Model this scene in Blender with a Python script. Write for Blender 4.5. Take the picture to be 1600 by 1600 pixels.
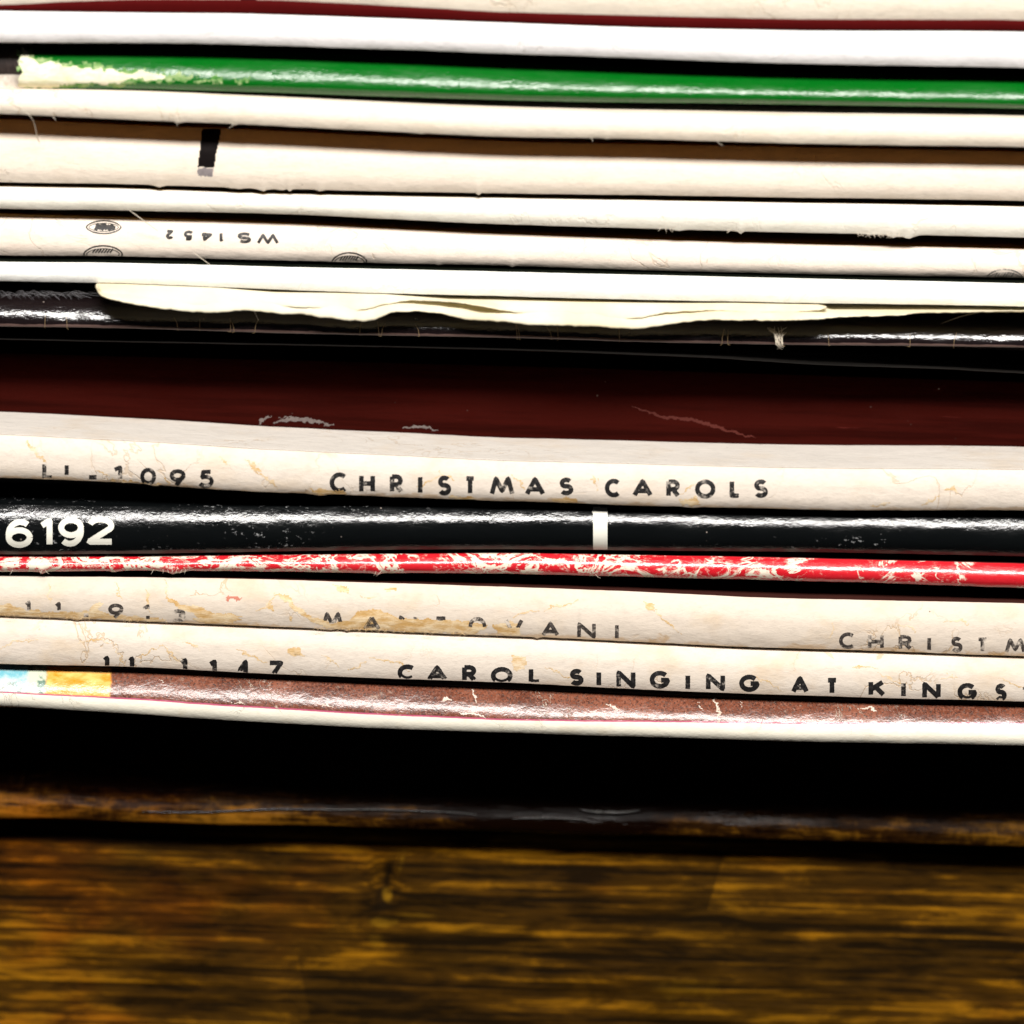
import bpy, bmesh, math, random
import numpy as np
from mathutils import Vector, Matrix, Euler

for _o in list(bpy.data.objects):
    bpy.data.objects.remove(_o)
SC = bpy.context.scene
COL = SC.collection
MM = 0.001
rng = random.Random(7)

# ------------------------------------------------------------------ camera
PITCH, ROLL, DIST, FRAME = math.radians(12), math.radians(1.6), 0.30, 0.086
cam_d = bpy.data.cameras.new('camera')
cam_d.sensor_width = 36
cam_d.lens = 36 * DIST / FRAME
cam_d.clip_start, cam_d.clip_end = 0.01, 20
cam = bpy.data.objects.new('camera', cam_d)
COL.objects.link(cam)
CAM_R = Euler((math.pi / 2 - PITCH, 0, 0)).to_matrix() @ Matrix.Rotation(ROLL, 3, 'Z')
CAM_P = Vector((0, -DIST * math.cos(PITCH), DIST * math.sin(PITCH)))
cam.matrix_world = Matrix.Translation(CAM_P) @ CAM_R.to_4x4()
cam_d.dof.use_dof = True
cam_d.dof.focus_distance = 0.3042
cam_d.dof.aperture_fstop = 18
cam_d.dof.aperture_blades = 7
SC.camera = cam

# ------------------------------------------------------------------ light
W = bpy.data.worlds.new('World')
SC.world = W
W.use_nodes = True
W.node_tree.nodes['Background'].inputs['Color'].default_value = (0.9, 0.9, 1.0, 1)
W.node_tree.nodes['Background'].inputs['Strength'].default_value = 0.012


def lamp(name, el, az, dist, sx, sy, power, col):
    d = bpy.data.lights.new(name, 'AREA')
    d.shape = 'RECTANGLE'
    d.size, d.size_y = sx, sy
    d.energy, d.color = power, col
    o = bpy.data.objects.new(name, d)
    COL.objects.link(o)
    e, a = math.radians(el), math.radians(az)
    p = Vector((math.sin(a) * math.cos(e), -math.cos(a) * math.cos(e), math.sin(e))) * dist
    o.location = p
    o.rotation_euler = (-p).to_track_quat('-Z', 'Y').to_euler()
    return o


lamp('key_light', 43, 5, 0.75, 0.50, 0.135, 11.4, (1.0, 0.965, 0.925))  # unseen main lamp, placed by the highlights and cast shadows

SC.view_settings.view_transform = 'Standard'
SC.view_settings.look = 'None'
SC.view_settings.exposure = 0.0
SC.view_settings.gamma = 1.0
SC.render.engine = 'CYCLES'
SC.cycles.use_denoising = True
SC.cycles.max_bounces = 8
SC.cycles.diffuse_bounces = 3

# ------------------------------------------------------------------ geometry helpers
_R = np.array(CAM_R)
_P = np.array(CAM_P)


def at(px, py, Y):
    """Point of the plane y = Y seen at a place in the photograph (1600 px frame) -> x, z in metres."""
    px, py, Y = np.broadcast_arrays(np.asarray(px, float), np.asarray(py, float), np.asarray(Y, float))
    k = 36.0 / cam_d.lens
    nx, ny = (px - 800) / 1600 * k, -(py - 800) / 1600 * k
    d = np.stack([nx, ny, -np.ones_like(nx)], -1) @ _R.T
    s = (Y - _P[1]) / d[..., 1]
    return _P[0] + d[..., 0] * s, _P[2] + d[..., 2] * s


def hermite(xs, ys, x):
    xs, ys = np.asarray(xs, float), np.asarray(ys, float)
    o = np.argsort(xs)
    xs, ys = xs[o], ys[o]
    if len(xs) == 1:
        return np.full_like(x, ys[0])
    h = np.diff(xs)
    s = np.diff(ys) / h
    m = np.zeros_like(ys)
    for i in range(1, len(xs) - 1):
        m[i] = 0 if s[i - 1] * s[i] <= 0 else 3 * (h[i - 1] + h[i]) / ((2 * h[i] + h[i - 1]) / s[i - 1] + (h[i] + 2 * h[i - 1]) / s[i])
    m[0], m[-1] = s[0] * .5, s[-1] * .5
    xc = np.clip(x, xs[0], xs[-1])
    i = np.clip(np.searchsorted(xs, xc, side='right') - 1, 0, len(h) - 1)
    t = (xc - xs[i]) / h[i]
    return ((2 * t**3 - 3 * t**2 + 1) * ys[i] + (t**3 - 2 * t**2 + t) * h[i] * m[i]
            + (-2 * t**3 + 3 * t**2) * ys[i + 1] + (t**3 - t**2) * h[i] * m[i + 1])


def vnoise(x, seed, freq):
    """1-D value noise, smooth, -1..1."""
    x = np.asarray(x) * freq + seed * 17.31
    i = np.floor(x)
    f = x - i
    f = f * f * (3 - 2 * f)

    def h(k):
        v = np.sin(k * 127.1 + seed * 311.7) * 43758.5453
        return (v - np.floor(v)) * 2 - 1
    return h(i) * (1 - f) + h(i + 1) * f


def vnoise2(x, y, seed, freq):
    x, y = np.asarray(x) * freq + seed * 7.7, np.asarray(y) * freq + seed * 3.1
    i, j = np.floor(x), np.floor(y)
    f, g = x - i, y - j
    f, g = f * f * (3 - 2 * f), g * g * (3 - 2 * g)

    def h(a, b):
        v = np.sin(a * 127.1 + b * 269.5 + seed * 31.7) * 43758.5453
        return (v - np.floor(v)) * 2 - 1
    return (h(i, j) * (1 - f) + h(i + 1, j) * f) * (1 - g) + (h(i, j + 1) * (1 - f) + h(i + 1, j + 1) * f) * g


def fbm2(x, y, seed, freq, n=3):
    return sum(vnoise2(x, y, seed + k * 5, freq * 2**k) * .5**k for k in range(n))


def mesh_obj(name, verts, faces, mat, parent=None, uvs=None, smooth=True, thick=0, loc=(0, 0, 0)):
    me = bpy.data.meshes.new(name)
    me.from_pydata([tuple(v) for v in verts], [], faces)
    if uvs is not None:
        uvl = me.uv_layers.new(name='UVMap')
        idx = np.zeros(len(me.loops), dtype=np.int32)
        me.loops.foreach_get('vertex_index', idx)
        uvl.data.foreach_set('uv', np.asarray(uvs, dtype=np.float32)[idx].ravel())
    me.materials.append(mat)
    if smooth:
        me.polygons.foreach_set('use_smooth', np.ones(len(me.polygons), dtype=bool))
    me.update()
    o = bpy.data.objects.new(name, me)
    COL.objects.link(o)
    o.location = loc
    if parent:
        o.parent = parent
    if thick:
        md = o.modifiers.new('thickness', 'SOLIDIFY')
        md.thickness, md.offset = thick, -1
    return o


def grid_faces(nu, nv, flip=False):
    f = []
    for i in range(nu - 1):
        for j in range(nv - 1):
            a, b, c, d = i * nv + j, (i + 1) * nv + j, (i + 1) * nv + j + 1, i * nv + j + 1
            f.append((a, d, c, b) if flip else (a, b, c, d))
    return f


def empty(name, loc, label, cat, group=None):
    o = bpy.data.objects.new(name, None)
    o.empty_display_size = .01
    COL.objects.link(o)
    o.location = loc
    o['label'], o['category'] = label, cat
    if group:
        o['group'] = group
    return o


# ------------------------------------------------------------------ materials
class Mat:
    def __init__(s, name):
        s.m = bpy.data.materials.new(name)
        s.m.use_nodes = True
        s.n, s.l = s.m.node_tree.nodes, s.m.node_tree.links
        s.b = s.n['Principled BSDF']
        s.tc = s.n.new('ShaderNodeTexCoord')
        s.geo = s.n.new('ShaderNodeNewGeometry')
        s.P = s.geo.outputs['Position']
        uv = s.n.new('ShaderNodeSeparateXYZ')
        s.l.new(s.tc.outputs['UV'], uv.inputs[0])
        s.u, s.v = uv.outputs[0], uv.outputs[1]

    def put(s, sock, val):
        if isinstance(val, bpy.types.NodeSocket):
            s.l.new(val, sock)
        elif hasattr(val, '__len__'):
            sock.default_value = tuple(val) + ((1,) if len(val) == 3 and len(sock.default_value) == 4 else ())
        else:
            sock.default_value = val

    def math(s, op, a, b=0.0, c=None, clamp=False):
        n = s.n.new('ShaderNodeMath')
        n.operation, n.use_clamp = op, clamp
        s.put(n.inputs[0], a)
        s.put(n.inputs[1], b)
        if c is not None:
            s.put(n.inputs[2], c)
        return n.outputs[0]

    def vec(s, scale=(1, 1, 1), off=(0, 0, 0), rot=(0, 0, 0)):
        n = s.n.new('ShaderNodeMapping')
        n.inputs['Scale'].default_value, n.inputs['Location'].default_value = scale, off
        n.inputs['Rotation'].default_value = rot
        s.l.new(s.P, n.inputs['Vector'])
        return n.outputs[0]

    def noise(s, scale, detail=4, rough=.55, stretch=(1, 1, 1), seed=0, dist=0.0, col=False):
        n = s.n.new('ShaderNodeTexNoise')
        s.l.new(s.vec(stretch, (seed * .37, seed * .11, seed * .23)), n.inputs['Vector'])
        for k, v in (('Scale', scale), ('Detail', detail), ('Roughness', rough), ('Distortion', dist)):
            n.inputs[k].default_value = v
        return n.outputs['Color' if col else 'Fac']

    def voro(s, scale, stretch=(1, 1, 1), feature='F1', out='Distance', rnd=1.0, rot=(0, 0, 0)):
        n = s.n.new('ShaderNodeTexVoronoi')
        n.feature = feature
        s.l.new(s.vec(stretch, rot=rot), n.inputs['Vector'])
        n.inputs['Scale'].default_value = scale
        n.inputs['Randomness'].default_value = rnd
        return n.outputs[out]

    def step(s, x, lo, hi, a=0.0, b=1.0):
        n = s.n.new('ShaderNodeMapRange')
        n.interpolation_type = 'SMOOTHSTEP'
        s.put(n.inputs['Value'], x)
        for k, v in (('From Min', lo), ('From Max', hi), ('To Min', a), ('To Max', b)):
            s.put(n.inputs[k], v)
        return n.outputs['Result']

    def curve(s, x, pts):
        """piecewise linear value of x (pts: x -> value 0..1)."""
        lo, hi = pts[0][0], pts[-1][0]
        r = s.n.new('ShaderNodeValToRGB')
        cr = r.color_ramp
        for i, (a, v) in enumerate(pts):
            e = cr.elements[i] if i < 2 else cr.elements.new(1)
            e.position = (a - lo) / (hi - lo)
            e.color = (v, v, v, 1)
        s.put(r.inputs[0], s.step_lin(x, lo, hi))
        return r.outputs[0]

    def step_lin(s, x, lo, hi, a=0.0, b=1.0):
        n = s.n.new('ShaderNodeMapRange')
        s.put(n.inputs['Value'], x)
        for k, v in (('From Min', lo), ('From Max', hi), ('To Min', a), ('To Max', b)):
            s.put(n.inputs[k], v)
        return n.outputs['Result']

    def mix(s, f, a, b, mode='MIX'):
        n = s.n.new('ShaderNodeMix')
        n.data_type, n.blend_type = 'RGBA', mode
        s.put(n.inputs[0], f)
        s.put(n.inputs[6], a)
        s.put(n.inputs[7], b)
        return n.outputs[2]

    def ramp(s, x, stops):
        r = s.n.new('ShaderNodeValToRGB')
        cr = r.color_ramp
        for i, (p, c) in enumerate(stops):
            e = cr.elements[i] if i < 2 else cr.elements.new(p)
            e.position, e.color = p, tuple(c) + (1,)
        s.put(r.inputs[0], x)
        return r.outputs[0]

    def bump(s, h, dist, strength=1.0, prev=None):
        n = s.n.new('ShaderNodeBump')
        n.inputs['Distance'].default_value = dist
        n.inputs['Strength'].default_value = strength
        s.put(n.inputs['Height'], h)
        if prev is not None:
            s.l.new(prev, n.inputs['Normal'])
        return n.outputs[0]

    def out(s, col, rough, normal=None, spec=.5, coat=0, coat_rough=.05):
        s.put(s.b.inputs['Base Color'], col)
        s.put(s.b.inputs['Roughness'], rough)
        s.put(s.b.inputs['Specular IOR Level'], spec)
        s.put(s.b.inputs['Coat Weight'], coat)
        s.put(s.b.inputs['Coat Roughness'], coat_rough)
        if normal is not None:
            s.put(s.b.inputs['Normal'], normal)
            s.put(s.b.inputs['Coat Normal'], normal)
        return s.m


TAN = (0.50, 0.29, 0.10)


def paper(name, base, seed=0, stain=.35, cracks=.5, mottle=.5, rough=.75, spec=.25, warm=(0.62, 0.45, 0.27), edge=.0, bumps=1.0):
    m = Mat(name)
    mot = m.noise(190, 6, .6, (1, 1, 1.5), seed)
    blot = m.noise(60, 3, .5, (1, 1, 2), seed + 9)
    fine = m.noise(5200, 3, .6, (.5, 1, 1), seed + 3)
    fib = m.noise(1500, 5, .7, (.6, 1, 1.3), seed + 4)
    col = m.mix(m.math('MULTIPLY', m.step(mot, .48, .75), mottle * .7), base, warm)
    col = m.mix(m.math('MULTIPLY', m.step(blot, .5, .72), mottle * .3), col, tuple(c * .86 for c in base))
    col = m.mix(m.math('MULTIPLY', m.step(fib, .48, .72), .26), col, tuple(c * .66 for c in base))
    col = m.mix(m.math('MULTIPLY', m.step(fine, .5, .75), .22), col, tuple(c * .66 for c in base))
    gr = m.noise(330, 7, .7, (.8, 1, 1.2), seed + 14)
    col = m.mix(m.math('MULTIPLY', m.step(gr, .5, .72), mottle * .45), col, (base[0] * .74, base[1] * .72, base[2] * .72))
    # worn, rubbed places along the lower fold
    sn = m.noise(230, 8, .68, (.7, 1, 1.2), seed + 20)
    thr = m.math('ADD', m.math('MULTIPLY', m.v, .30), .66 - stain * .22)
    st = m.step(m.math('SUBTRACT', sn, thr), 0, .05)
    st = m.math('MULTIPLY', st, m.step(m.noise(1400, 4, .7, seed=seed + 7), .3, .6, .45, .95))
    col = m.mix(m.math('MULTIPLY', st, min(1, stain * 1.6)), col, TAN)
    # creases of old handling: thin wandering lines
    cn = m.noise(170, 5, .55, (1, 1, .8), seed + 31, .8)
    cl = m.math('SUBTRACT', 1, m.step(m.math('ABSOLUTE', m.math('SUBTRACT', cn, .5)), .0025, .011))
    cl = m.math('MULTIPLY', cl, m.step(m.noise(90, 3, .5, seed=seed + 40), .5, .62))
    col = m.mix(m.math('MULTIPLY', cl, cracks), col, TAN)
    if edge:
        en = m.noise(520, 5, .7, (.6, 1, 1), seed + 50)
        ef = m.step(m.math('ADD', m.v, m.math('MULTIPLY', m.math('SUBTRACT', en, .5), .55)), .01, .09, 1, 0)
        col = m.mix(m.math('MULTIPLY', ef, edge), col, TAN)
    spk = m.step(m.voro(520, rnd=1.0), .02, .05, 1, 0)
    spk = m.math('MULTIPLY', spk, m.step(m.noise(230, 2, .5, seed=seed + 60), .6, .66))
    col = m.mix(m.math('MULTIPLY', spk, .8), col, (.16, .1, .06))
    nb = m.bump(fine, .00002 * bumps, .6)
    nb = m.bump(fib, .00009 * bumps, .6, nb)
    nb = m.bump(m.math('MULTIPLY', cl, -1), .00005, .6, nb)
    nb = m.bump(m.noise(260, 3, .5, (.6, 1, 1), seed + 70), .0004 * bumps, .5, nb)
    return m.out(col, rough, nb, spec)


def gloss(name, base, seed=0, rough=.16, peel=1.0, coat=.0, wear=None, wear_u=None, wear_scale=560, edge=0, dots=0, dust=.3, scuff=.5,
          edge_col=(.45, .33, .26), worn_col=(.78, .68, .52), spec=.5, streak=0, speckle=0):
    m = Mat(name)
    fine = m.noise(3600, 3, .6, (.7, 1, 1), seed)
    col = m.mix(m.math('MULTIPLY', m.noise(700, 4, .6, seed=seed + 2), .35), base, tuple(c * .72 for c in base))
    if speckle:
        s1 = m.noise(2600, 3, .6, (.8, 1, 1), seed + 31)
        s2 = m.noise(170, 4, .65, (.6, 1, 1.2), seed + 32)
        col = m.mix(m.math('MULTIPLY', m.math('MULTIPLY', m.step(s1, .60, .70), m.step(s2, .50, .64)), speckle), col, (.42, .42, .42))
    if streak:
        sk = m.noise(420, 6, .65, (.07, 1, 1.6), seed + 21)
        col = m.mix(m.math('MULTIPLY', m.step(sk, .42, .66), streak), col, tuple(c * .40 for c in base))
        sc = m.noise(1300, 3, .6, (.12, 1, 1.0), seed + 22)
        col = m.mix(m.math('MULTIPLY', m.step(sc, .66, .74), streak * .5), col, tuple(c * 3 + .01 for c in base))
    if dots:
        d = m.voro(6200, feature='F1', rnd=.12, rot=(0, .6, 0))
        col = m.mix(m.math('MULTIPLY', m.step(d, .25, .5), dots), col, tuple(min(1, c * 1.6 + .03) for c in base))
    # dust and tiny pale specks
    sp = m.step(m.voro(900), .04, .10, 1, 0)
    sp = m.math('MULTIPLY', sp, m.step(m.noise(330, 3, .6, seed=seed + 5), .55, .66))
    col = m.mix(m.math('MULTIPLY', sp, dust), col, (.5, .42, .36))
    r = m.step_lin(m.noise(420, 6, .7, (.5, 1, 1), seed + 8), .3, .75, rough * .7, rough * 1.6 + scuff * .12)
    if wear is not None:
        wn = m.noise(wear_scale, 9, .62, (.5, 1, .75), seed + 11, 1.1)
        band = m.math('ABSOLUTE', m.math('SUBTRACT', wn, .5))
        wu = m.curve(m.u, wear_u) if wear_u else .5
        lim = m.math('MULTIPLY', wu, wear)
        mask = m.step(m.math('SUBTRACT', lim, band), -.006, .010)
        w3 = m.noise(800, 7, .72, (.55, 1, .7), seed + 13, .35)
        web = m.step(m.math('ABSOLUTE', m.math('SUBTRACT', w3, .5)), .004, .018, 1, 0)
        mask = m.math('MAXIMUM', mask, m.math('MULTIPLY', web, m.step(wu, .34, .52, .25, .8)))
        wn2 = m.noise(260, 6, .7, (.8, 1, 1), seed + 12)
        mask = m.math('MULTIPLY', mask, m.step(wn2, m.math('SUBTRACT', .60, m.math('MULTIPLY', wu, .38)), m.math('SUBTRACT', .66, m.math('MULTIPLY', wu, .38))))
        col = m.mix(mask, col, worn_col)
        r = m.math('ADD', r, m.math('MULTIPLY', mask, .5))
    if edge:
        en = m.noise(800, 4, .7, (.4, 1, 1), seed + 15)
        ef = m.step(m.math('ADD', m.v, m.math('MULTIPLY', m.math('SUBTRACT', en, .5), .10)), .05, .09, 1, 0)
        col = m.mix(m.math('MULTIPLY', ef, edge), col, edge_col)
        r = m.math('ADD', r, m.math('MULTIPLY', ef, .4))
    nb = m.bump(fine, .000018 * peel, .7)
    nb = m.bump(m.noise(620, 5, .65, (.5, 1, 1), seed + 18), .00009 * peel, .6, nb)
    return m.out(col, r, nb, spec, coat, .08)


def flat_mat(name, base, rough=.7, seed=0, var=.3, spec=.3, scale=900):
    m = Mat(name)
    col = m.mix(m.math('MULTIPLY', m.noise(scale, 5, .65, seed=seed), var * 1.5), base, tuple(c * .5 for c in base))
    return m.out(col, rough, m.bump(m.noise(2500, 3, .6, seed=seed + 2), .00002, .6), spec)


def ink(name, paper_col, amount, seed, dark=(.012, .011, .011), rough=.5):
    """printing ink, rubbed off to the paper in places"""
    m = Mat(name)
    n = m.noise(1500, 6, .72, (1, 1, 1), seed)
    big = m.noise(330, 3, .6, seed=seed + 3)
    f = m.step(m.math('ADD', m.math('MULTIPLY', n, .65), m.math('MULTIPLY', big, .35)), .54 - amount * .14, .68 - amount * .14)
    col = m.mix(f, m.mix(m.step(m.noise(3500, 2, seed=seed + 5), .45, .7), dark, tuple(c * 2.6 for c in dark)), paper_col)
    return m.out(col, rough, None, .3)


# ------------------------------------------------------------------ record sleeves
NT = 26
TS = (1 - np.cos(np.linspace(0, math.pi, NT))) / 2
PX = 0.086 / 1600
_px_in = np.arange(-110, 1712, 5.0)


class Sleeve:
    """A cardboard record sleeve lying flat, its spine traced in the photograph, 31 cm wide and deep."""

    def __init__(s, Y, top, bot, tc=.5, dt=.9, db=.7, p=2.0, x0=-.118, x1=.194, seed=1, rag=.5, bumps=(), wave=.03, ptop=None):
        s.Y, s.tc, s.dt, s.db, s.p, s.ptop = Y * MM, tc, dt * MM, db * MM, p, ptop or p
        s.seed, s.rag, s.wave = seed, rag, wave
        xi, _ = at(_px_in, 800.0, s.Y)
        xs = np.concatenate([np.linspace(x0, xi[0] - .002, 14) if x0 < xi[0] - .004 else [], xi[(xi > x0) & (xi < x1)],
                             np.linspace(xi[-1] + .002, x1, 26) if x1 > xi[-1] + .004 else []])
        if x0 > xi[0]:
            xs = np.concatenate([[x0], xs[xs > x0 + 1e-5]])
        if x1 < xi[-1]:
            xs = np.concatenate([xs[xs < x1 - 1e-5], [x1]])
        s.x = xs
        tx, tz = at(*np.array(top, float).T, s.Y + s.dt)
        bx, bz = at(*np.array(bot, float).T, s.Y + s.db)
        s.zt, s.zb = hermite(tx, tz, xs), hermite(bx, bz, xs)
        j = lambda k, a: a * PX * (vnoise(xs, seed + k, 160) * .6 + vnoise(xs, seed + k + 3, 620) * .35 + vnoise(xs, seed + k + 6, 1900) * .25)
        s.zt = s.zt + j(1, rag * .6)
        s.zb = s.zb + j(11, rag)
        for (bp, w, a) in bumps:
            c, _ = at(bp, 800.0, s.Y)
            s.zb = s.zb - a * PX * np.exp(-((xs - c) / (w * PX))**2) * (1 + .5 * vnoise(xs, seed + 5, 3000))
        s.up = s.lo = None

    def ysurf(s, t, x):
        a = np.clip((t - s.tc) / (1 - s.tc + 1e-9), 0, 1)**s.ptop * s.dt
        b = np.clip((s.tc - t) / (s.tc + 1e-9), 0, 1)**s.p * s.db
        y = s.Y + a + b
        return y + s.wave * MM * (fbm2(x, t * .003, s.seed, 220, 3) * np.clip(1.4 - abs(2 * t - 1), 0, 1))

    def zz(s, x):
        return np.interp(x, s.x, s.zb), np.interp(x, s.x, s.zt)

    def onto(s, px, py, lift=.014):
        """points of the photograph laid on the spine; also returns t (0 bottom, 1 top)."""
        px, py = np.asarray(px, float), np.asarray(py, float)
        y = np.full(px.shape, s.Y)
        for _ in range(7):
            x, z = at(px, py, y)
            zb, zt = s.zz(x)
            t = (z - zb) / (zt - zb)
            y = .5 * y + .5 * s.ysurf(np.clip(t, 0, 1), x)
        x, z = at(px, py, y - lift * MM)
        return np.stack([x, y - lift * MM, z], -1), t

    def build(s, label, spine_mat, cover_mat, thick=.22, group='record sleeves in the stack', spine_name='spine', flush=False):
        xm = float(s.x[0] + s.x[-1]) / 2
        base = (xm, s.Y, float(np.mean(s.zb)))
        s.root = empty('record_sleeve', base, label, 'record sleeve', group)
        s.base = np.array(base)
        u = (s.x / PX + 800) / 1600
        n = len(s.x)
        X = np.repeat(s.x[:, None], NT, 1)
        T = np.repeat(TS[None], n, 0)
        Z = s.zb[:, None] + (s.zt - s.zb)[:, None] * T
        Yy = s.ysurf(T, X)
        V = np.stack([X, Yy, Z], -1).reshape(-1, 3) - s.base
        UV = np.stack([np.repeat(u[:, None], NT, 1), T], -1).reshape(-1, 2)
        nr = NT
        ext = .5 * MM if flush else 0
        if flush:
            rows = [np.stack([s.x, Yy[:, -1] + q * ext, s.zt], -1) for q in (.25, .6, 1.0)]
            V = np.concatenate([np.stack([X, Yy, Z], -1)] + [q[:, None] for q in rows], 1).reshape(-1, 3) - s.base
            UV = np.concatenate([np.stack([np.repeat(u[:, None], NT, 1), T], -1)] + [np.stack([u, np.full(n, 1 + .1 * q)], -1)[:, None] for q in (.25, .6, 1.0)], 1).reshape(-1, 2)
            nr = NT + 3
        s.spine = mesh_obj(spine_name, V, grid_faces(n, nr), spine_mat, s.root, UV, thick=thick * MM)
        for upper in (True, False):
            y0 = Yy[:, -1] + ext if upper else Yy[:, 0]
            z0 = s.zt if upper else s.zb
            B = s.up if upper else s.lo
            k_deep = s.Y > 4.0 * MM
            ks = np.array([0, .06, .14, .25, .4, .55, .7, .85, 1.0])
            rows = [np.stack([s.x, y0 + k * (9 if k_deep else 4.5) * MM, z0 + (B - z0) * (k * k * (3 - 2 * k))], -1) for k in ks]
            rows += [np.stack([s.x, np.full(n, yy), B], -1) for yy in (.03, .10, .20, .312)]
            G = np.stack(rows, 1)
            nv = G.shape[1]
            UVc = np.stack([np.repeat(u[:, None], nv, 1), np.repeat(np.linspace(1.0, 3.0, nv)[None], n, 0)], -1).reshape(-1, 2)
            cm = cover_mat if not isinstance(cover_mat, tuple) else cover_mat[0 if upper else 1]
            mesh_obj('cover_panel', G.reshape(-1, 3) - s.base, grid_faces(n, nv, flip=not upper), cm, s.root, UVc, thick=thick * MM)
        return s

    def add(s, name, V, F, mat, smooth=False):
        return mesh_obj(name, np.asarray(V) - s.base, F, mat, s.root, smooth=smooth)


# traces: (x, y) in the 1600 px photograph
T = {}
T['cream_top'] = dict(Y=.6, top=[(0, -75), (800, -58), (1600, -40)],
                      bot=[(0, 9), (120, 4), (220, 1), (400, 2), (520, 6), (640, 13), (800, 21), (1000, 26), (1200, 31), (1400, 32), (1600, 33)],
                      tc=.45, dt=.9, db=.5, seed=1)
T['thin_red'] = dict(Y=.9, top=[(0, 7), (120, 1), (220, -2), (400, -2), (640, 9), (800, 18), (1200, 28), (1600, 31)],
                     bot=[(0, 16), (200, 19), (400, 20), (640, 28), (800, 34), (1000, 41), (1200, 45), (1600, 48)], tc=.5, dt=.2, db=.15, seed=2)
T['white_a'] = dict(Y=.3, top=[(0, 17), (200, 20), (400, 22), (640, 30), (800, 36), (1000, 43), (1200, 47), (1600, 50)],
                    bot=[(0, 66), (200, 67), (400, 70), (600, 77), (800, 84), (1000, 91), (1200, 98), (1600, 106)], tc=.45, dt=.7, db=.4, p=2.4, seed=3)
T['green'] = dict(Y=1.2, top=[(40, 70), (400, 79), (800, 97), (1200, 112), (1600, 118)],
                  bot=[(40, 138), (200, 139), (400, 144), (600, 151), (800, 157), (1200, 163), (1600, 170)], tc=.24, dt=2.1, db=.75, seed=4, rag=.3, wave=.02)
T['cream_b'] = dict(Y=.2, top=[(0, 139), (200, 143), (400, 152), (800, 171), (1200, 180), (1600, 185)],
                    bot=[(0, 178), (200, 187), (400, 195), (600, 205), (800, 214), (1000, 217), (1200, 223), (1600, 230)], tc=.42, dt=.75, db=.35, seed=5,
                    bumps=((275, 5, 1.5), (360, 3, 1.5), (930, 6, 1), (640, 10, 1)))
T['cream_bar'] = dict(Y=2.6, top=[(0, 186), (200, 195), (400, 203), (800, 221), (1200, 229), (1600, 237)],
                      bot=[(0, 285), (200, 288), (400, 294), (600, 299), (800, 302), (1200, 308), (1600, 314)], tc=.35, dt=1.1, db=.5, p=2.3, seed=6,
                      bumps=((245, 8, 4), (365, 14, 2.5), (405, 12, 3.5), (430, 6, 3), (445, 3, 3), (492, 5, 2), (735, 2, 4)))
T['white_b'] = dict(Y=3.0, top=[(0, 290), (200, 294), (400, 301), (800, 309), (1200, 316), (1600, 323)],
                    bot=[(0, 326), (200, 329), (400, 333), (600, 342), (800, 351), (1000, 357), (1200, 362), (1600, 371)], tc=.45, dt=.7, db=.4, seed=7,
                    bumps=((1045, 8, 2), (1345, 14, 2), (1375, 12, 4), (1400, 10, 6), (1140, 4, 3)))
T['emblem'] = dict(Y=3.8, top=[(0, 334), (200, 340), (400, 347), (800, 366), (1200, 380), (1600, 389)],
                   bot=[(0, 399), (200, 401), (400, 406), (600, 411), (800, 415), (1000, 422), (1200, 427), (1600, 434)], tc=.4, dt=1.0, db=.5, p=2.3, seed=8,
                   bumps=((677, 3, 4), (790, 4, 2)))
T['white_c'] = dict(Y=2.5, top=[(0, 409), (200, 411), (400, 416), (800, 425), (1200, 434), (1600, 443)],
                    bot=[(0, 439), (200, 443), (400, 451), (600, 458), (800, 463), (1000, 468), (1200, 472), (1600, 479)], tc=.45, dt=.6, db=.3, seed=9)
T['black_gloss'] = dict(Y=3.2, top=[(0, 441), (400, 455), (800, 466), (1200, 476), (1600, 486)],
                        bot=[(0, 510), (200, 513), (400, 519), (600, 524), (800, 528), (1000, 534), (1200, 538), (1600, 543)], tc=.06, dt=2.6, db=.12, seed=10,
                        rag=.5, wave=.09, ptop=2.0)
T['black_thin'] = dict(Y=7.0, top=[(0, 520), (800, 535), (1100, 541), (1300, 547), (1450, 558), (1600, 567)],
                       bot=[(0, 531), (800, 548), (1100, 559), (1300, 571), (1450, 576), (1600, 584)], tc=.4, dt=.6, db=.3, seed=11)
T['maroon'] = dict(Y=10.8, top=[(0, 552), (800, 572), (1600, 597)],
                   bot=[(0, 643), (200, 651), (400, 660), (600, 670), (800, 680), (1000, 685), (1200, 689), (1600, 693)], tc=.35, dt=.9, db=.3, p=2.4, seed=12, rag=.25)
T['carols'] = dict(Y=0, top=[(0, 680), (200, 690), (400, 702), (600, 712), (800, 721), (1000, 726), (1200, 731), (1600, 735)],
                   bot=[(0, 746), (200, 755), (400, 768), (600, 776), (800, 783), (1000, 790), (1200, 795), (1600, 798)], tc=.5, dt=.6, db=.5, p=3.0, ptop=2.3, seed=13,
                   rag=.9, bumps=((500, 14, 3), (1080, 10, 2), (240, 8, 2)))
T['numbers'] = dict(Y=.9, top=[(0, 788), (200, 791), (400, 792), (600, 791), (800, 790), (930, 791), (1200, 797), (1600, 801)],
                    bot=[(0, 866), (200, 865), (400, 862), (600, 859), (800, 858), (1000, 860), (1300, 863), (1600, 869)], tc=.45, dt=.95, db=.8, p=2.2, ptop=1.9, seed=14, rag=.3,
                    wave=.05)
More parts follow.
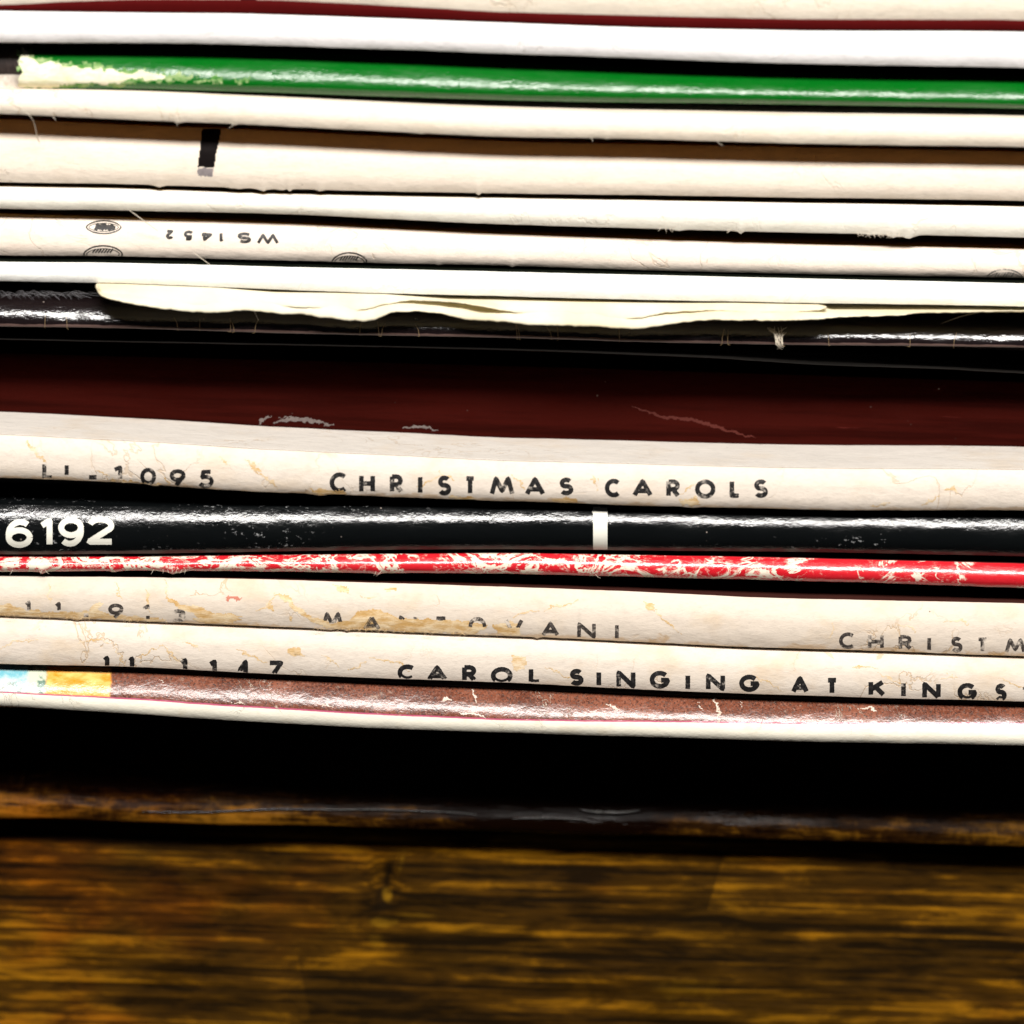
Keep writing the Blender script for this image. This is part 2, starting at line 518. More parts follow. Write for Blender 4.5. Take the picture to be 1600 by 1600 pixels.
T['red'] = dict(Y=1.5, top=[(0, 867), (200, 868), (400, 866), (600, 865), (800, 864), (1000, 867), (1300, 873), (1600, 881)],
                bot=[(0, 893), (200, 892), (400, 893), (600, 895), (800, 897), (1000, 901), (1200, 906), (1400, 912), (1600, 919)], tc=.4, dt=.75, db=.45, seed=15, rag=.9,
                bumps=((65, 5, 3), (180, 8, 2), (270, 16, 5), (590, 8, 2)))
T['mantovani'] = dict(Y=1.5, top=[(0, 900), (200, 902), (400, 905), (600, 911), (800, 917), (1000, 925), (1200, 934), (1600, 943)],
                      bot=[(0, 962), (200, 970), (400, 978), (600, 986), (800, 994), (1000, 1003), (1200, 1012), (1400, 1018), (1600, 1025)], tc=.45, dt=.95, db=.45, p=2.3,
                      seed=16, rag=.9, bumps=((120, 10, 2), (512, 12, 2), (545, 6, 2), (845, 5, 2)))
T['kings'] = dict(Y=1.4, top=[(0, 964), (200, 972), (400, 981), (600, 989), (800, 997), (1000, 1006), (1200, 1016), (1400, 1022), (1600, 1029)],
                  bot=[(0, 1037), (200, 1042), (400, 1052), (600, 1060), (800, 1067), (1000, 1077), (1200, 1085), (1400, 1091), (1600, 1096)], tc=.5, dt=.9, db=.4, p=2.5,
                  seed=17, rag=.5)
T['picture'] = dict(Y=1.3, top=[(0, 1039), (170, 1044), (400, 1054), (600, 1066), (800, 1076), (1000, 1084), (1200, 1091), (1600, 1099)],
                    bot=[(0, 1103), (200, 1115), (400, 1128), (600, 1138), (800, 1145), (1000, 1151), (1200, 1157), (1600, 1165)], tc=.25, dt=1.75, db=.4, p=2.2, ptop=1.8,
                    seed=18, rag=.4, wave=.06)
ORDER = list(T)
S = {}
for k in ORDER:
    kw = dict(T[k])
    if k == 'green':
        kw['x0'], kw['x1'] = float(at(44, 105, 1.2 * MM)[0]), .2
    else:
        kw['x0'] = -.118 - .004 * (hash_ := (T[k]['seed'] * 37 % 10) / 10)
        kw['x1'] = kw['x0'] + .312
    S[k] = Sleeve(**kw)

# contact heights: each cover swells over its record until it touches its neighbour
XG = np.linspace(-.13, .21, 900)
zlo = {k: np.interp(XG, S[k].x, S[k].zb) for k in ORDER}
zhi = {k: np.interp(XG, S[k].x, S[k].zt) for k in ORDER}
CONTACT = []
for a, b in zip(ORDER, ORDER[1:]):
    c = (zlo[a] + zhi[b]) / 2
    if b == 'carols':
        c = zhi[b]
    CONTACT.append(c)
for i, k in enumerate(ORDER):
    up = zhi[k] + .2 * MM if i == 0 else CONTACT[i - 1] - .015 * MM
    lo = CONTACT[i] + .015 * MM if i < len(CONTACT) else np.full_like(XG, zlo[k].min() - .02 * MM)
    if k == 'carols':
        up = zhi[k]
    if k == 'maroon':
        lo = CONTACT[i] + .03 * MM
        S[k].zb = np.interp(S[k].x, XG, zhi['carols']) + .04 * MM
    S[k].up, S[k].lo = np.interp(S[k].x, XG, up), np.interp(S[k].x, XG, lo)

# ---- materials of the sleeves
CREAM = (.745, .655, .56)
CREAM2 = (.70, .605, .505)
WHITE = (.86, .84, .79)
M = {}
M['cream_top'] = paper('aged_card', (.86, .76, .62), 1, .1, .15, .3)
M['thin_red'] = flat_mat('dark_red_card', (.075, .0035, .0035), .8, 2, spec=.03)
M['white_a'] = paper('white_card', (.86, .83, .82), 3, .05, .1, .12, warm=(.78, .72, .68))
M['green'] = gloss('green_print', (.0010, .125, .008), 4, .25, 2.6, .3, dust=.15, scuff=.5, edge=0, spec=.4)
M['cream_b'] = paper('cream_card_pale', (.85, .745, .61), 5, .12, .3, .35)
M['cream_bar'] = paper('cream_card_smooth', (.86, .745, .62), 6, .05, .1, .2)
M['white_b'] = paper('ivory_card', (.88, .83, .72), 7, .05, .1, .15)
M['emblem'] = paper('pinkish_cream_card', (.85, .74, .63), 8, .12, .25, .35, warm=(.72, .52, .40))
M['white_c'] = paper('bright_white_card', (.88, .87, .82), 9, 0, .05, .08)
M['black_gloss'] = gloss('black_laminate', (.0085, .0050, .0055), 10, .13, 1.6, .5, spec=.35, dust=.5, scuff=.5, edge=.75, edge_col=(.17, .10, .085))
M['black_thin'] = gloss('black_laminate_thin', (.0035, .003, .0033), 11, .3, 1, 0, dust=.1, spec=.12)
M['maroon'] = gloss('maroon_cloth_print', (.036, .0036, .0022), 12, .6, 1.4, 0, dust=.6, scuff=.4, spec=.02, streak=.8)
M['carols'] = paper('cream_card_handled', CREAM, 13, .25, .32, .5, edge=.5)
M['numbers'] = gloss('black_gloss_print', (.0035, .0043, .0046), 14, .13, 1.3, .0, dust=.7, scuff=.5, spec=.42, speckle=.75, edge=.6, edge_col=(.13, .09, .075))
M['red'] = gloss('worn_red_print', (.52, .006, .014), 15, .2, 1.2, .3, wear=.075, wear_u=[(-.2, .55), (0, .58), (.2, .56), (.27, .36), (.38, .46), (.48, .46), (.56, .42), (.75, .42), (1, .22), (1.3, .2)],
                 dots=.35, dust=.1, worn_col=(.80, .70, .56), edge=.0)
M['mantovani'] = paper('cream_card_torn', CREAM2, 16, .40, .5, .7, edge=.5)
M['kings'] = paper('cream_card_creased', (.735, .645, .55), 17, .25, .45, .7, edge=.1)


def picture_print():
    m = Mat('colour_photo_print')
    cell = m.voro(8200, out='Color', rnd=1.0)
    rnd = m.noise(6000, 2, .7, seed=3, col=True)
    big = m.noise(300, 4, .6, (.6, 1, 1), 5)
    brown = m.mix(m.step(big, .35, .7), (.115, .030, .014), (.25, .080, .042))
    sep = m.n.new('ShaderNodeSeparateColor')
    m.l.new(cell, sep.inputs[0])
    brown = m.mix(m.step(sep.outputs[0], .62, .8, 0, .55), brown, (.30, .12, .075))
    brown = m.mix(m.step(sep.outputs[1], .80, .9, 0, .55), brown, (.09, .07, .06))
    brown = m.mix(m.step(sep.outputs[2], .80, .9, 0, .6), brown, (.015, .008, .008))
    orange = m.mix(m.step(m.noise(500, 5, .65, (.5, 1, 1), 8), .38, .62), (.86, .27, .006), (.90, .56, .16))
    blue = m.mix(m.step(m.noise(420, 5, .65, seed=9), .36, .6), (.16, .46, .54), (.62, .72, .68))
    mot = m.mix(m.step(m.noise(520, 5, .7, seed=14), .42, .56), (.10, .20, .15), (.62, .66, .50))
    uj = m.math('ADD', m.u, m.math('MULTIPLY', m.math('SUBTRACT', m.noise(900, 4, seed=10), .5), .006))
    col = m.mix(m.step(uj, .020, .026), blue, mot)
    col = m.mix(m.step(uj, .0400, .0435), col, orange)
    col = m.mix(m.step(uj, .1045, .1075), col, brown)
    vj = m.math('ADD', m.v, m.math('MULTIPLY', m.math('SUBTRACT', m.noise(520, 6, .7, seed=11), .5), .035))
    vb = m.curve(m.u, [(-.2, .40), (0, .38), (.106, .37), (.25, .345), (.5, .335), (.75, .46), (1, .56), (1.3, .56)])
    d = m.math('SUBTRACT', vj, vb)
    col = m.mix(m.step(d, .02, .05, 1, 0), col, (.50, .10, .18))          # pink fringe where the print stops
    cream = m.mix(m.step(m.noise(600, 5, .6, seed=12), .5, .75, 0, .4), (.84, .79, .66), (.72, .60, .42))
    pr = m.step(d, -.008, .008)
    col = m.mix(pr, cream, col)
    # cracks in the print
    wrn = m.step(m.noise(650, 7, .72, (.6, 1, 1), 26), .60, .72)
    col = m.mix(m.math('MULTIPLY', m.math('MULTIPLY', wrn, pr), .6), col, (.66, .52, .42))
    cn = m.noise(240, 7, .6, (1.3, 1, .7), 21, .9)
    cr = m.math('SUBTRACT', 1, m.step(m.math('ABSOLUTE', m.math('SUBTRACT', cn, .5)), .002, .007))
    cr = m.math('MULTIPLY', cr, m.step(m.noise(200, 3, .5, seed=22), .54, .64))
    col = m.mix(m.math('MULTIPLY', cr, m.math('MULTIPLY', pr, .75)), col, (.72, .60, .48))
    nb = m.bump(m.noise(3200, 3, .6, seed=13), .00002, .8)
    nb = m.bump(m.noise(420, 5, .6, (.55, 1, 1), 15), .00022, .6, nb)
    nb = m.bump(cr, .00008, .7, nb)
    r = m.mix(pr, (.7, .7, .7), (.26, .26, .26))
    sp = m.n.new('ShaderNodeSeparateColor')
    m.l.new(r, sp.inputs[0])
    return m.out(col, sp.outputs[0], nb, .5)


M['picture'] = picture_print()
C = {k: M[k] for k in ORDER}
C['picture'] = paper('ivory_card_back', (.82, .76, .64), 40, .1, .1, .2)
C['red'] = flat_mat('dark_red_board', (.10, .006, .006), .6, 41)
GAP_BROWN = flat_mat('brown_gap_shade_cover', (.78, .36, .06), .75, 43)  # these cover colours paint brown bounce and shade into the gaps
GAP_OCHRE = flat_mat('ochre_gap_shade_cover', (.34, .19, .028), .75, 44)
GAP_INKY = flat_mat('inky_gap_shade_cover', (.006, .008, .005), .8, 45, spec=.02)  # near-black, painting the shade of the gap under the emblem spine
DARKB = flat_mat('dark_brown_cover', (.030, .017, .006), .7, 52)
C['cream_b'], C['cream_bar'], C['white_b'], C['emblem'] = (M['cream_b'], GAP_BROWN), (GAP_BROWN, GAP_OCHRE), (GAP_OCHRE, GAP_OCHRE), (GAP_OCHRE, GAP_INKY)
C['white_c'] = (GAP_INKY, paper('ivory_lower_cover', (.86, .78, .6), 46, .05, .1, .2))
C['white_a'] = (C['thin_red'], flat_mat('black_gap_shade_cover', (.006, .008, .010), .6, 47))  # dark cover colours put shade into the gaps, here and below
C['cream_top'] = (C['cream_top'], flat_mat('maroon_gap_shade_cover', (.06, .006, .005), .6, 48))
C['carols'] = (paper('shade_grey_cream_cover', (.72, .665, .60), 53, .1, .25, .4), flat_mat('dark_gap_shade_cover', (.012, .010, .009), .6, 49))  # upper cover greyed to paint its shade; lower one darkens the gap
C['mantovani'] = (flat_mat('brown_upper_gap_shade', (.05, .012, .008), .6, 50), C['mantovani'])
C['kings'] = (C['kings'], flat_mat('brown_lower_gap_shade', (.03, .014, .008), .6, 51))
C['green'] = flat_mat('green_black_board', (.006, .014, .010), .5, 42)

LABEL = {
    'cream_top': 'pale cream sleeve at the very top of the stack, cut by the upper frame edge',
    'thin_red': 'thin dark red sleeve showing as one narrow line below the topmost cream sleeve',
    'white_a': 'white sleeve between the thin dark red line and the glossy green spine',
    'green': 'glossy green sleeve with its left spine end worn down to cream paper',
    'cream_b': 'cream sleeve directly under the green one, overhanging the spine with the black bar',
    'cream_bar': 'broad pale cream spine with a slanting black printed bar near its left',
    'white_b': 'ivory white sleeve with frayed lower edge between the black bar and WS1452 spines',
    'emblem': 'cream sleeve printed WS1452 upside down with small oval emblems',
    'white_c': 'bright blank white sleeve resting on the crumpled yellowed inner paper',
    'black_gloss': 'black laminated sleeve with glaring highlights and loose fibres under the crumpled paper',
    'black_thin': 'thin black sleeve in deep shadow, its shiny edge showing at the right',
    'maroon': 'dark maroon sleeve set back deep in shadow above the CHRISTMAS CAROLS spine',
    'carols': 'cream sleeve lettered LL-1095 CHRISTMAS CAROLS with its top cover showing, greyed for shade',
    'numbers': 'glossy black sleeve with white digits 6192 and one white bar',
    'red': 'scuffed bright red sleeve with cream cracks where the print has flaked',
    'mantovani': 'torn stained cream sleeve lettered LL-913 MANTOVANI CHRISTMAS',
    'kings': 'creased cream sleeve lettered LL-1147 CAROL SINGING AT KINGS',
    'picture': 'bottom sleeve with a brown photo printed spine, orange and blue left end, ivory lower edge',
}
for k in ORDER:
    S[k].build(LABEL[k], M[k], C[k], flush=k == 'carols', thick={'thin_red': .08, 'black_thin': .12}.get(k, .2))

# ------------------------------------------------------------------ printing on the spines


def arc(cx, cy, rx, ry, a0, a1, n=22):
    return [(cx + rx * math.cos(math.radians(a0 + (a1 - a0) * i / n)), cy + ry * math.sin(math.radians(a0 + (a1 - a0) * i / n))) for i in range(n + 1)]


# letter strokes on a cap height of 1: (width, strokes)
GLYPH = {
    'six': (.72, [arc(.36, .32, .36, .32, 0, 360, 30), arc(.40, .46, .40, .54, 52, 196)]),
    'nine': (.72, [arc(.36, .68, .36, .32, 0, 360, 30), arc(.32, .54, .40, .54, 232, 376)]),
    'C': (.86, [arc(.5, .5, .5, .5, 48, 312)]),
    'H': (.72, [[(0, 0), (0, 1)], [(.72, 0), (.72, 1)], [(0, .5), (.72, .5)]]),
    'R': (.58, [[(0, 0), (0, 1)], [(0, 1), (.28, 1)] + arc(.28, .73, .27, .27, 90, -90) + [(0, .46)], [(.26, .46), (.58, 0)]]),
    'I': (.0, [[(0, 0), (0, 1)]]),
    'S': (.54, [arc(.27, .745, .25, .255, 35, 250)[:-1] + arc(.27, .26, .27, .26, 75, -150)]),
    'T': (.58, [[(0, 1), (.58, 1)], [(.29, 0), (.29, 1)]]),
    'M': (1.0, [[(0, 0), (.2, 1), (.5, .18), (.8, 1), (1, 0)]]),
    'A': (.82, [[(0, 0), (.41, 1), (.82, 0)], [(.15, .3), (.67, .3)]]),
    'O': (1.0, [arc(.5, .5, .5, .5, 0, 360, 36)]),
    'L': (.44, [[(0, 1), (0, 0), (.44, 0)]]),
    'G': (1.0, [arc(.5, .5, .5, .5, 42, 355) + [(1.0, .47), (.58, .47)]]),
    'N': (.76, [[(0, 0), (0, 1), (.76, 0), (.76, 1)]]),
    'K': (.64, [[(0, 0), (0, 1)], [(.6, 1), (.04, .44)], [(.24, .62), (.64, 0)]]),
    'V': (.8, [[(0, 1), (.4, 0), (.8, 1)]]),
    'W': (1.25, [[(0, 1), (.3, 0), (.62, .95), (.94, 0), (1.25, 1)]]),
    '-': (.4, [[(0, .36), (.4, .36)]]),
    "'": (.1, [[(.1, 1), (0, .7)]]),
    '0': (.62, [arc(.31, .5, .31, .5, 0, 360, 36)]),
    '1': (.24, [[(0, .80), (.24, 1), (.24, 0)]]),
    '2': (.58, [arc(.29, .72, .28, .28, 165, -30)[:] + [(0, 0), (.58, 0)]]),
    '3': (.54, [arc(.26, .75, .24, .25, 150, -80), arc(.26, .27, .28, .27, 90, -150)]),
    '4': (.74, [[(.54, 0), (.54, 1), (0, .27), (.74, .27)]]),
    '5': (.56, [[(.5, 1), (.14, 1), (.08, .58)] + arc(.25, .32, .31, .32, 118, -150)]),
    '6': (.6, [arc(.3, .31, .3, .31, 0, 360, 30), [(.02, .38), (.36, 1.0)]]),
    '7': (.6, [[(0, 1), (.6, 1), (.16, 0)]]),
    '9': (.6, [arc(.3, .69, .3, .31, 0, 360, 30), [(.58, .62), (.24, 0)]]),
}


def ribbon(pts, w, step=.6):
    """polyline (photo px) -> list of quads cut across the stroke; mitred joints."""
    P = [np.array(p, float) for p in pts]
    Q = [P[0]]
    for a, b in zip(P, P[1:]):
        n = max(1, int(np.linalg.norm(b - a) / step))
        Q += [a + (b - a) * (i + 1) / n for i in range(n)]
    Q = np.array(Q)
    d = np.gradient(Q, axis=0)
    d /= np.linalg.norm(d, axis=1)[:, None] + 1e-9
    nrm = np.stack([-d[:, 1], d[:, 0]], 1) * w / 2
    return Q + nrm, Q - nrm


def lay_strokes(s, strokes, mat, name, keep=None, lift=.012, rows=2, jitter=.25):
    """strokes: list of (polyline px, width px[, keep(x,y)->bool]); becomes one printed part lying on the spine."""
    V, F, k = [], [], 0
    for si, st in enumerate(strokes):
        pts, w = st[0], st[1]
        kf = st[2] if len(st) > 2 else None
        L, R = ribbon(pts, w)
        L = L + np.stack([fbm2(L[:, 0], L[:, 1], 3, .9, 2), fbm2(L[:, 0], L[:, 1], 5, .9, 2)], 1) * jitter
        R = R + np.stack([fbm2(R[:, 0], R[:, 1], 3, .9, 2), fbm2(R[:, 0], R[:, 1], 5, .9, 2)], 1) * jitter
        G = np.stack([L + (R - L) * i / rows for i in range(rows + 1)], 1)          # n, rows+1, 2
        W3, t = s.onto(G[..., 0], G[..., 1], lift + .0012 * (si % 9))
        n = len(G)
        ok = (t > .012) & (t < .99)
        base = len(V)
        V += list(W3.reshape(-1, 3))
        for i in range(n - 1):
            for j in range(rows):
                if not (ok[i, j] and ok[i + 1, j] and ok[i, j + 1] and ok[i + 1, j + 1]):
                    continue
                if kf is not None:
                    c = (G[i, j] + G[i + 1, j + 1]) / 2
                    if not kf(c[0], c[1]):
                        continue
                a = base + i * (rows + 1) + j
                F.append((a, a + rows + 1, a + rows + 2, a + 1))
    # face towards the camera
    if F:
        a, b, c = (np.array(V[F[0][q]]) for q in (0, 1, 2))
        if np.cross(b - a, c - a)[1] > 0:
            F = [tuple(reversed(f)) for f in F]
    return s.add(name, V, F, mat)


def letters(spec, w):
    """spec: (char, x_left, x_right, y_top, y_base[, lo, hi]) of the inked letter, lo/hi keep part of its height."""
    out = []
    for e in spec:
        ch, xl, xr, yt, yb = e[:5]
        lo, hi = (e[5], e[6]) if len(e) > 5 else (-.3, 1.3)
        gw, st = GLYPH[ch]
        h = (yb - yt) - w
        sx = (xr - xl - w) / gw if gw > 0.05 else 0
        for pl in st:
            pts = [(xl + w / 2 + x * sx, yb - w / 2 - y * h) for x, y in pl]
            out.append((pts, w, (lambda x, y, a=yb - w / 2 - hi * h, b=yb - w / 2 - lo * h: a <= y <= b)))
    return out


INK_A = ink('ink_rubbed', CREAM, .10, 3)
INK_B = ink('ink_faded', CREAM2, .32, 5, dark=(.040, .033, .029))
INK_C = ink('ink_solid', CREAM, .0, 7)
s = S['carols']
lay_strokes(s, letters([('L', 66, 84, 722, 749), ('L', 101, 113, 724, 750, .25, 1.3), ('-', 136, 154, 731, 755), ('1', 176, 191, 727, 751),
                        ('0', 219, 244, 731, 758), ('9', 265, 290, 733, 761), ('5', 310, 334, 734, 762)], 6.4), INK_A, 'catalogue_number')
lay_strokes(s, letters([('C', 515, 543, 738, 770), ('H', 561, 586, 740, 771), ('R', 609, 630, 741, 771), ('I', 653, 661, 742, 773), ('S', 684, 705, 743, 774),
                        ('T', 725, 744, 744, 774), ('M', 765, 804, 744, 775), ('A', 820, 852, 745, 775), ('S', 874, 896, 746, 774),
                        ('C', 945, 970, 748, 777), ('A', 988, 1020, 748, 777), ('R', 1041, 1063, 749, 778), ('O', 1086, 1118, 749, 779),
                        ('L', 1140, 1158, 749, 778), ('S', 1178, 1200, 749, 778)], 7.2), INK_A, 'title_lettering')
s = S['mantovani']
lay_strokes(s, letters([('1', 38, 48, 938, 964, .38, 1.3), ('1', 85, 95, 940, 966, .5, 1.3), ('-', 128, 141, 951, 968), ('9', 169, 193, 943, 968),
                        ('1', 222, 234, 944, 970, -.3, .25), ('1', 222, 234, 944, 970, .78, 1.3), ('3', 268, 291, 952, 972)], 5.6), INK_B, 'catalogue_number')
lay_strokes(s, letters([('M', 502, 537, 956, 982, .32, 1.3), ('A', 567, 595, 962, 986), ('N', 623, 652, 961, 990, .84, 1.3), ('T', 679, 699, 963, 992, .84, 1.3),
                        ('O', 732, 760, 964, 993, .45, 1.3), ('V', 788, 818, 966, 995, .5, 1.3), ('A', 846, 874, 971, 995), ('N', 902, 931, 972, 998),
                        ('I', 961, 969, 974, 1000)], 5.8), INK_B, 'artist_lettering')
lay_strokes(s, letters([('C', 1311, 1336, 988, 1014), ('H', 1356, 1381, 990, 1015), ('R', 1404, 1425, 992, 1016), ('I', 1449, 1457, 994, 1018),
                        ('S', 1486, 1504, 995, 1019), ('T', 1526, 1544, 996, 1020), ('M', 1570, 1603, 997, 1021)], 5.8), INK_B, 'title_lettering')
s = S['kings']
lay_strokes(s, letters([('1', 160, 171, 1024, 1050), ('1', 200, 210, 1025, 1052), ('-', 238, 255, 1030, 1056), ('1', 280, 293, 1028, 1056), ('1', 325, 339, 1030, 1058),
                        ('4', 371, 391, 1030, 1056), ('7', 418, 443, 1032, 1058)], 7.2), INK_C, 'catalogue_number')
lay_strokes(s, letters([('C', 621, 649, 1038, 1064), ('A', 667, 699, 1039, 1065), ('R', 722, 745, 1039, 1066), ('O', 767, 801, 1042, 1069), ('L', 826, 846, 1042, 1069),
                        ('S', 890, 912, 1045, 1071), ('I', 932, 940, 1047, 1074), ('N', 963, 993, 1047, 1076), ('G', 1015, 1047, 1048, 1076), ('I', 1071, 1079, 1052, 1080),
                        ('N', 1103, 1133, 1052, 1080), ('G', 1155, 1187, 1054, 1081), ('A', 1236, 1264, 1056, 1084), ('T', 1290, 1310, 1059, 1086),
                        ('K', 1357, 1384, 1062, 1089), ('I', 1408, 1416, 1064, 1091), ('N', 1441, 1470, 1065, 1093), ('G', 1496, 1527, 1067, 1095), ('S', 1555, 1573, 1068, 1095),
                        ("'", 1598, 1606, 1070, 1090)], 7.4), INK_C, 'title_lettering')

# WS1452, upside down
s = S['emblem']
ws = []
for ch, xl, xr, yt, yb in [('2', 259, 271, 359, 374), ('5', 287, 302, 360, 376), ('4', 313, 332, 361, 377), ('1', 343, 350, 362, 378), ('S', 371, 393, 363, 380),
                           ('W', 401, 436, 365, 382)]:
    gw, st = GLYPH[ch]
    w = 4.7
    for pl in st:
        ws.append(([(xr - w / 2 - x * (xr - xl - w) / gw, yt + w / 2 + y * (yb - yt - w)) for x, y in pl], w))
INK_D = ink('ink_grey', (.82, .73, .63), -.05, 11, dark=(.014, .012, .011))
lay_strokes(s, ws, INK_D, 'catalogue_number')


def emblem(cx, cy, rx, ry, keep=None, inner=True):
    st = []
    lens = []
    for i in range(33):
        a = i / 32 * 2 * math.pi
        c, q = math.cos(a), math.sin(a)
        lens.append((cx + rx * c, cy + ry * math.copysign(abs(q)**1.25, q)))
    st.append((lens, 2.2, keep))
    st.append(([(cx + .86 * (x - cx), cy + .66 * (y - cy)) for x, y in lens], 1.2, keep))
    if inner:
        z = [(cx + rx * (-.5 + .07 * i), cy + ry * .42 * math.sin(i * 2.2) + ry * .1 * math.cos(i * 1.1)) for i in range(17)]
        st.append((z, 5.2, keep))
        st.append(([(cx - rx * .45, cy - ry * .2), (cx - rx * .05, cy - ry * .42), (cx + rx * .35, cy - ry * .05), (cx + rx * .6, cy + ry * .12)], 3.4, keep))
    else:
        for i in range(7):
            x = cx + rx * (-.45 + .15 * i)
            st.append(([(x - 3, cy - ry * .15), (x + 2, cy - ry * .62)], 2.2, keep))
    return st


lay_strokes(s, emblem(162, 355, 27, 10), INK_D, 'emblem')
lay_strokes(s, emblem(161, 397, 30, 13, inner=False), INK_D, 'emblem')
lay_strokes(s, emblem(546, 409, 27, 14, inner=False), INK_D, 'emblem')
INK_E = ink('ink_pale_grey', (.82, .73, .63), .35, 12, dark=(.12, .11, .10))
lay_strokes(s, emblem(1570, 434, 28, 13, inner=False), INK_E, 'emblem')

# black bar on the broad cream spine and the mark on the topmost one


def lay_cells(s, poly, mat, name, cell=1.6, rag=1.5, freq=.12, lift=.010, seed=1, smooth=True, parts=None):
    """torn or printed patch: a ragged outline (photo px) filled with small faces that follow the spine."""
    if isinstance(poly[0][0], (tuple, list)):
        return [lay_cells(s, q, mat, name, cell, rag, freq, lift + .001 * (i % 4), seed + i, smooth) for i, q in enumerate(poly)]
    V, F = [], []
    for poly_i in [poly]:
        P = np.array(poly_i, float)
        x0, y0 = P.min(0) - 4
        x1, y1 = P.max(0) + 4
        nx, ny = int((x1 - x0) / cell) + 1, int((y1 - y0) / cell) + 1
        gx, gy = np.meshgrid(x0 + np.arange(nx + 1) * cell, y0 + np.arange(ny + 1) * cell, indexing='ij')
        cx, cy = gx[:-1, :-1] + cell / 2, gy[:-1, :-1] + cell / 2
        wx = cx + rag * fbm2(cx, cy, seed, freq, 4) * 1.6
        wy = cy + rag * fbm2(cx, cy, seed + 9, freq, 4)
        inside = np.zeros(cx.shape, bool)
        for i in range(len(P)):
            (xa, ya), (xb, yb) = P[i], P[i - 1]
            cond = ((ya > wy) != (yb > wy)) & (wx < (xb - xa) * (wy - ya) / (yb - ya + 1e-12) + xa)
            inside ^= cond
        W3, t = s.onto(gx, gy, lift)
        ok = (t > .004) & (t < .995)
        inside &= ok[:-1, :-1] & ok[1:, :-1] & ok[:-1, 1:] & ok[1:, 1:]
        used = {}
        for i, j in zip(*np.nonzero(inside)):
            q = []
            for a, b in ((i, j), (i, j + 1), (i + 1, j + 1), (i + 1, j)):
                key = (a, b)
                if key not in used:
                    used[key] = len(V)
                    V.append(W3[a, b])
                q.append(used[key])
            F.append(tuple(q))
    return s.add(name, V, F, mat, smooth) if F else None


BAR = gloss('bar_ink', (.007, .005, .005), 50, .7, .8, 0, dust=.1, scuff=.3, spec=.08)
BAR2 = flat_mat('bar_ink_grey', (.33, .29, .29), .45, 51, .7, scale=2600)  # grey lower end of the bar
lay_cells(S['cream_bar'], [(317, 194), (347, 196), (334, 262), (309, 261)], BAR, 'printed_bar', rag=.4)
lay_cells(S['cream_bar'], [(309, 262.5), (333, 263), (332, 276), (309, 275)], BAR2, 'printed_bar_end', rag=1.2, freq=.3)
lay_cells(S['cream_top'], [(374, -16), (402, -16), (399, 5), (375, 5)], flat_mat('brown_mark_ink', (.05, .022, .018), .5, 52), 'printed_bar', rag=.8)

# white digits and bar on the black spine
s = S['numbers']
WHITE_INK = flat_mat('white_ink', (.82, .80, .70), .4, 53, .1)
lay_strokes(s, letters([('six', 9, 51, 811, 856), ('1', 61, 82, 809, 855), ('nine', 91, 131, 808, 854), ('2', 135, 179, 807, 851)], 9.2), WHITE_INK, 'catalogue_number', lift=.016)
lay_cells(s, [(926, 786), (949, 786), (950, 861), (927, 861)], WHITE_INK, 'printed_bar', rag=.35, lift=.012)

# torn card: shapes read off the photograph


def torn_mat(name, a, b, seed):
    m = Mat(name)
    f = m.noise(1700, 6, .7, (.35, 1, 1), seed)
    col = m.mix(m.step(f, .35, .68), a, b)
    return m.out(col, .9, m.bump(f, .00009, .8), .1)


TORN = torn_mat('torn_card', (.58, .35, .13), (.84, .68, .45), 60)
TORN2 = torn_mat('torn_card_pale', (.60, .39, .17), (.80, .66, .48), 61)
CREAMWORN = torn_mat('bare_cream_card', (.70, .68, .44), (.86, .82, .66), 62)
_m = CREAMWORN.node_tree
_t, _n1 = _m.nodes.new('ShaderNodeTexNoise'), _m.nodes.new('ShaderNodeMapRange')
_g = _m.nodes.new('ShaderNodeNewGeometry')
_t.inputs['Scale'].default_value, _t.inputs['Detail'].default_value, _t.inputs['Roughness'].default_value = 800, 6, .7
_m.links.new(_g.outputs['Position'], _t.inputs['Vector'])
_n1.interpolation_type = 'SMOOTHSTEP'
_n1.inputs['From Min'].default_value, _n1.inputs['From Max'].default_value = .57, .74
_m.links.new(_t.outputs['Fac'], _n1.inputs['Value'])
_x = _m.nodes.new('ShaderNodeMix')
_x.data_type = 'RGBA'
_b = _m.nodes['Principled BSDF'].inputs['Base Color']
_src = _b.links[0].from_socket
_m.links.new(_n1.outputs[0], _x.inputs[0])
_m.links.new(_src, _x.inputs[6])
_x.inputs[7].default_value = (.10, .24, .05, 1)
_m.links.new(_x.outputs[2], _b)


def crack(pts, w):
    """polygon round a wandering crease"""
    P = np.array(pts, float)
    d = np.gradient(P, axis=0)
    d /= np.linalg.norm(d, axis=1)[:, None]
    n = np.stack([-d[:, 1], d[:, 0]], 1)
    k = np.sin(np.linspace(.25, math.pi - .25, len(P)))[:, None] * w / 2
    return [tuple(p) for p in P + n * k] + [tuple(p) for p in (P - n * k)[::-1]]


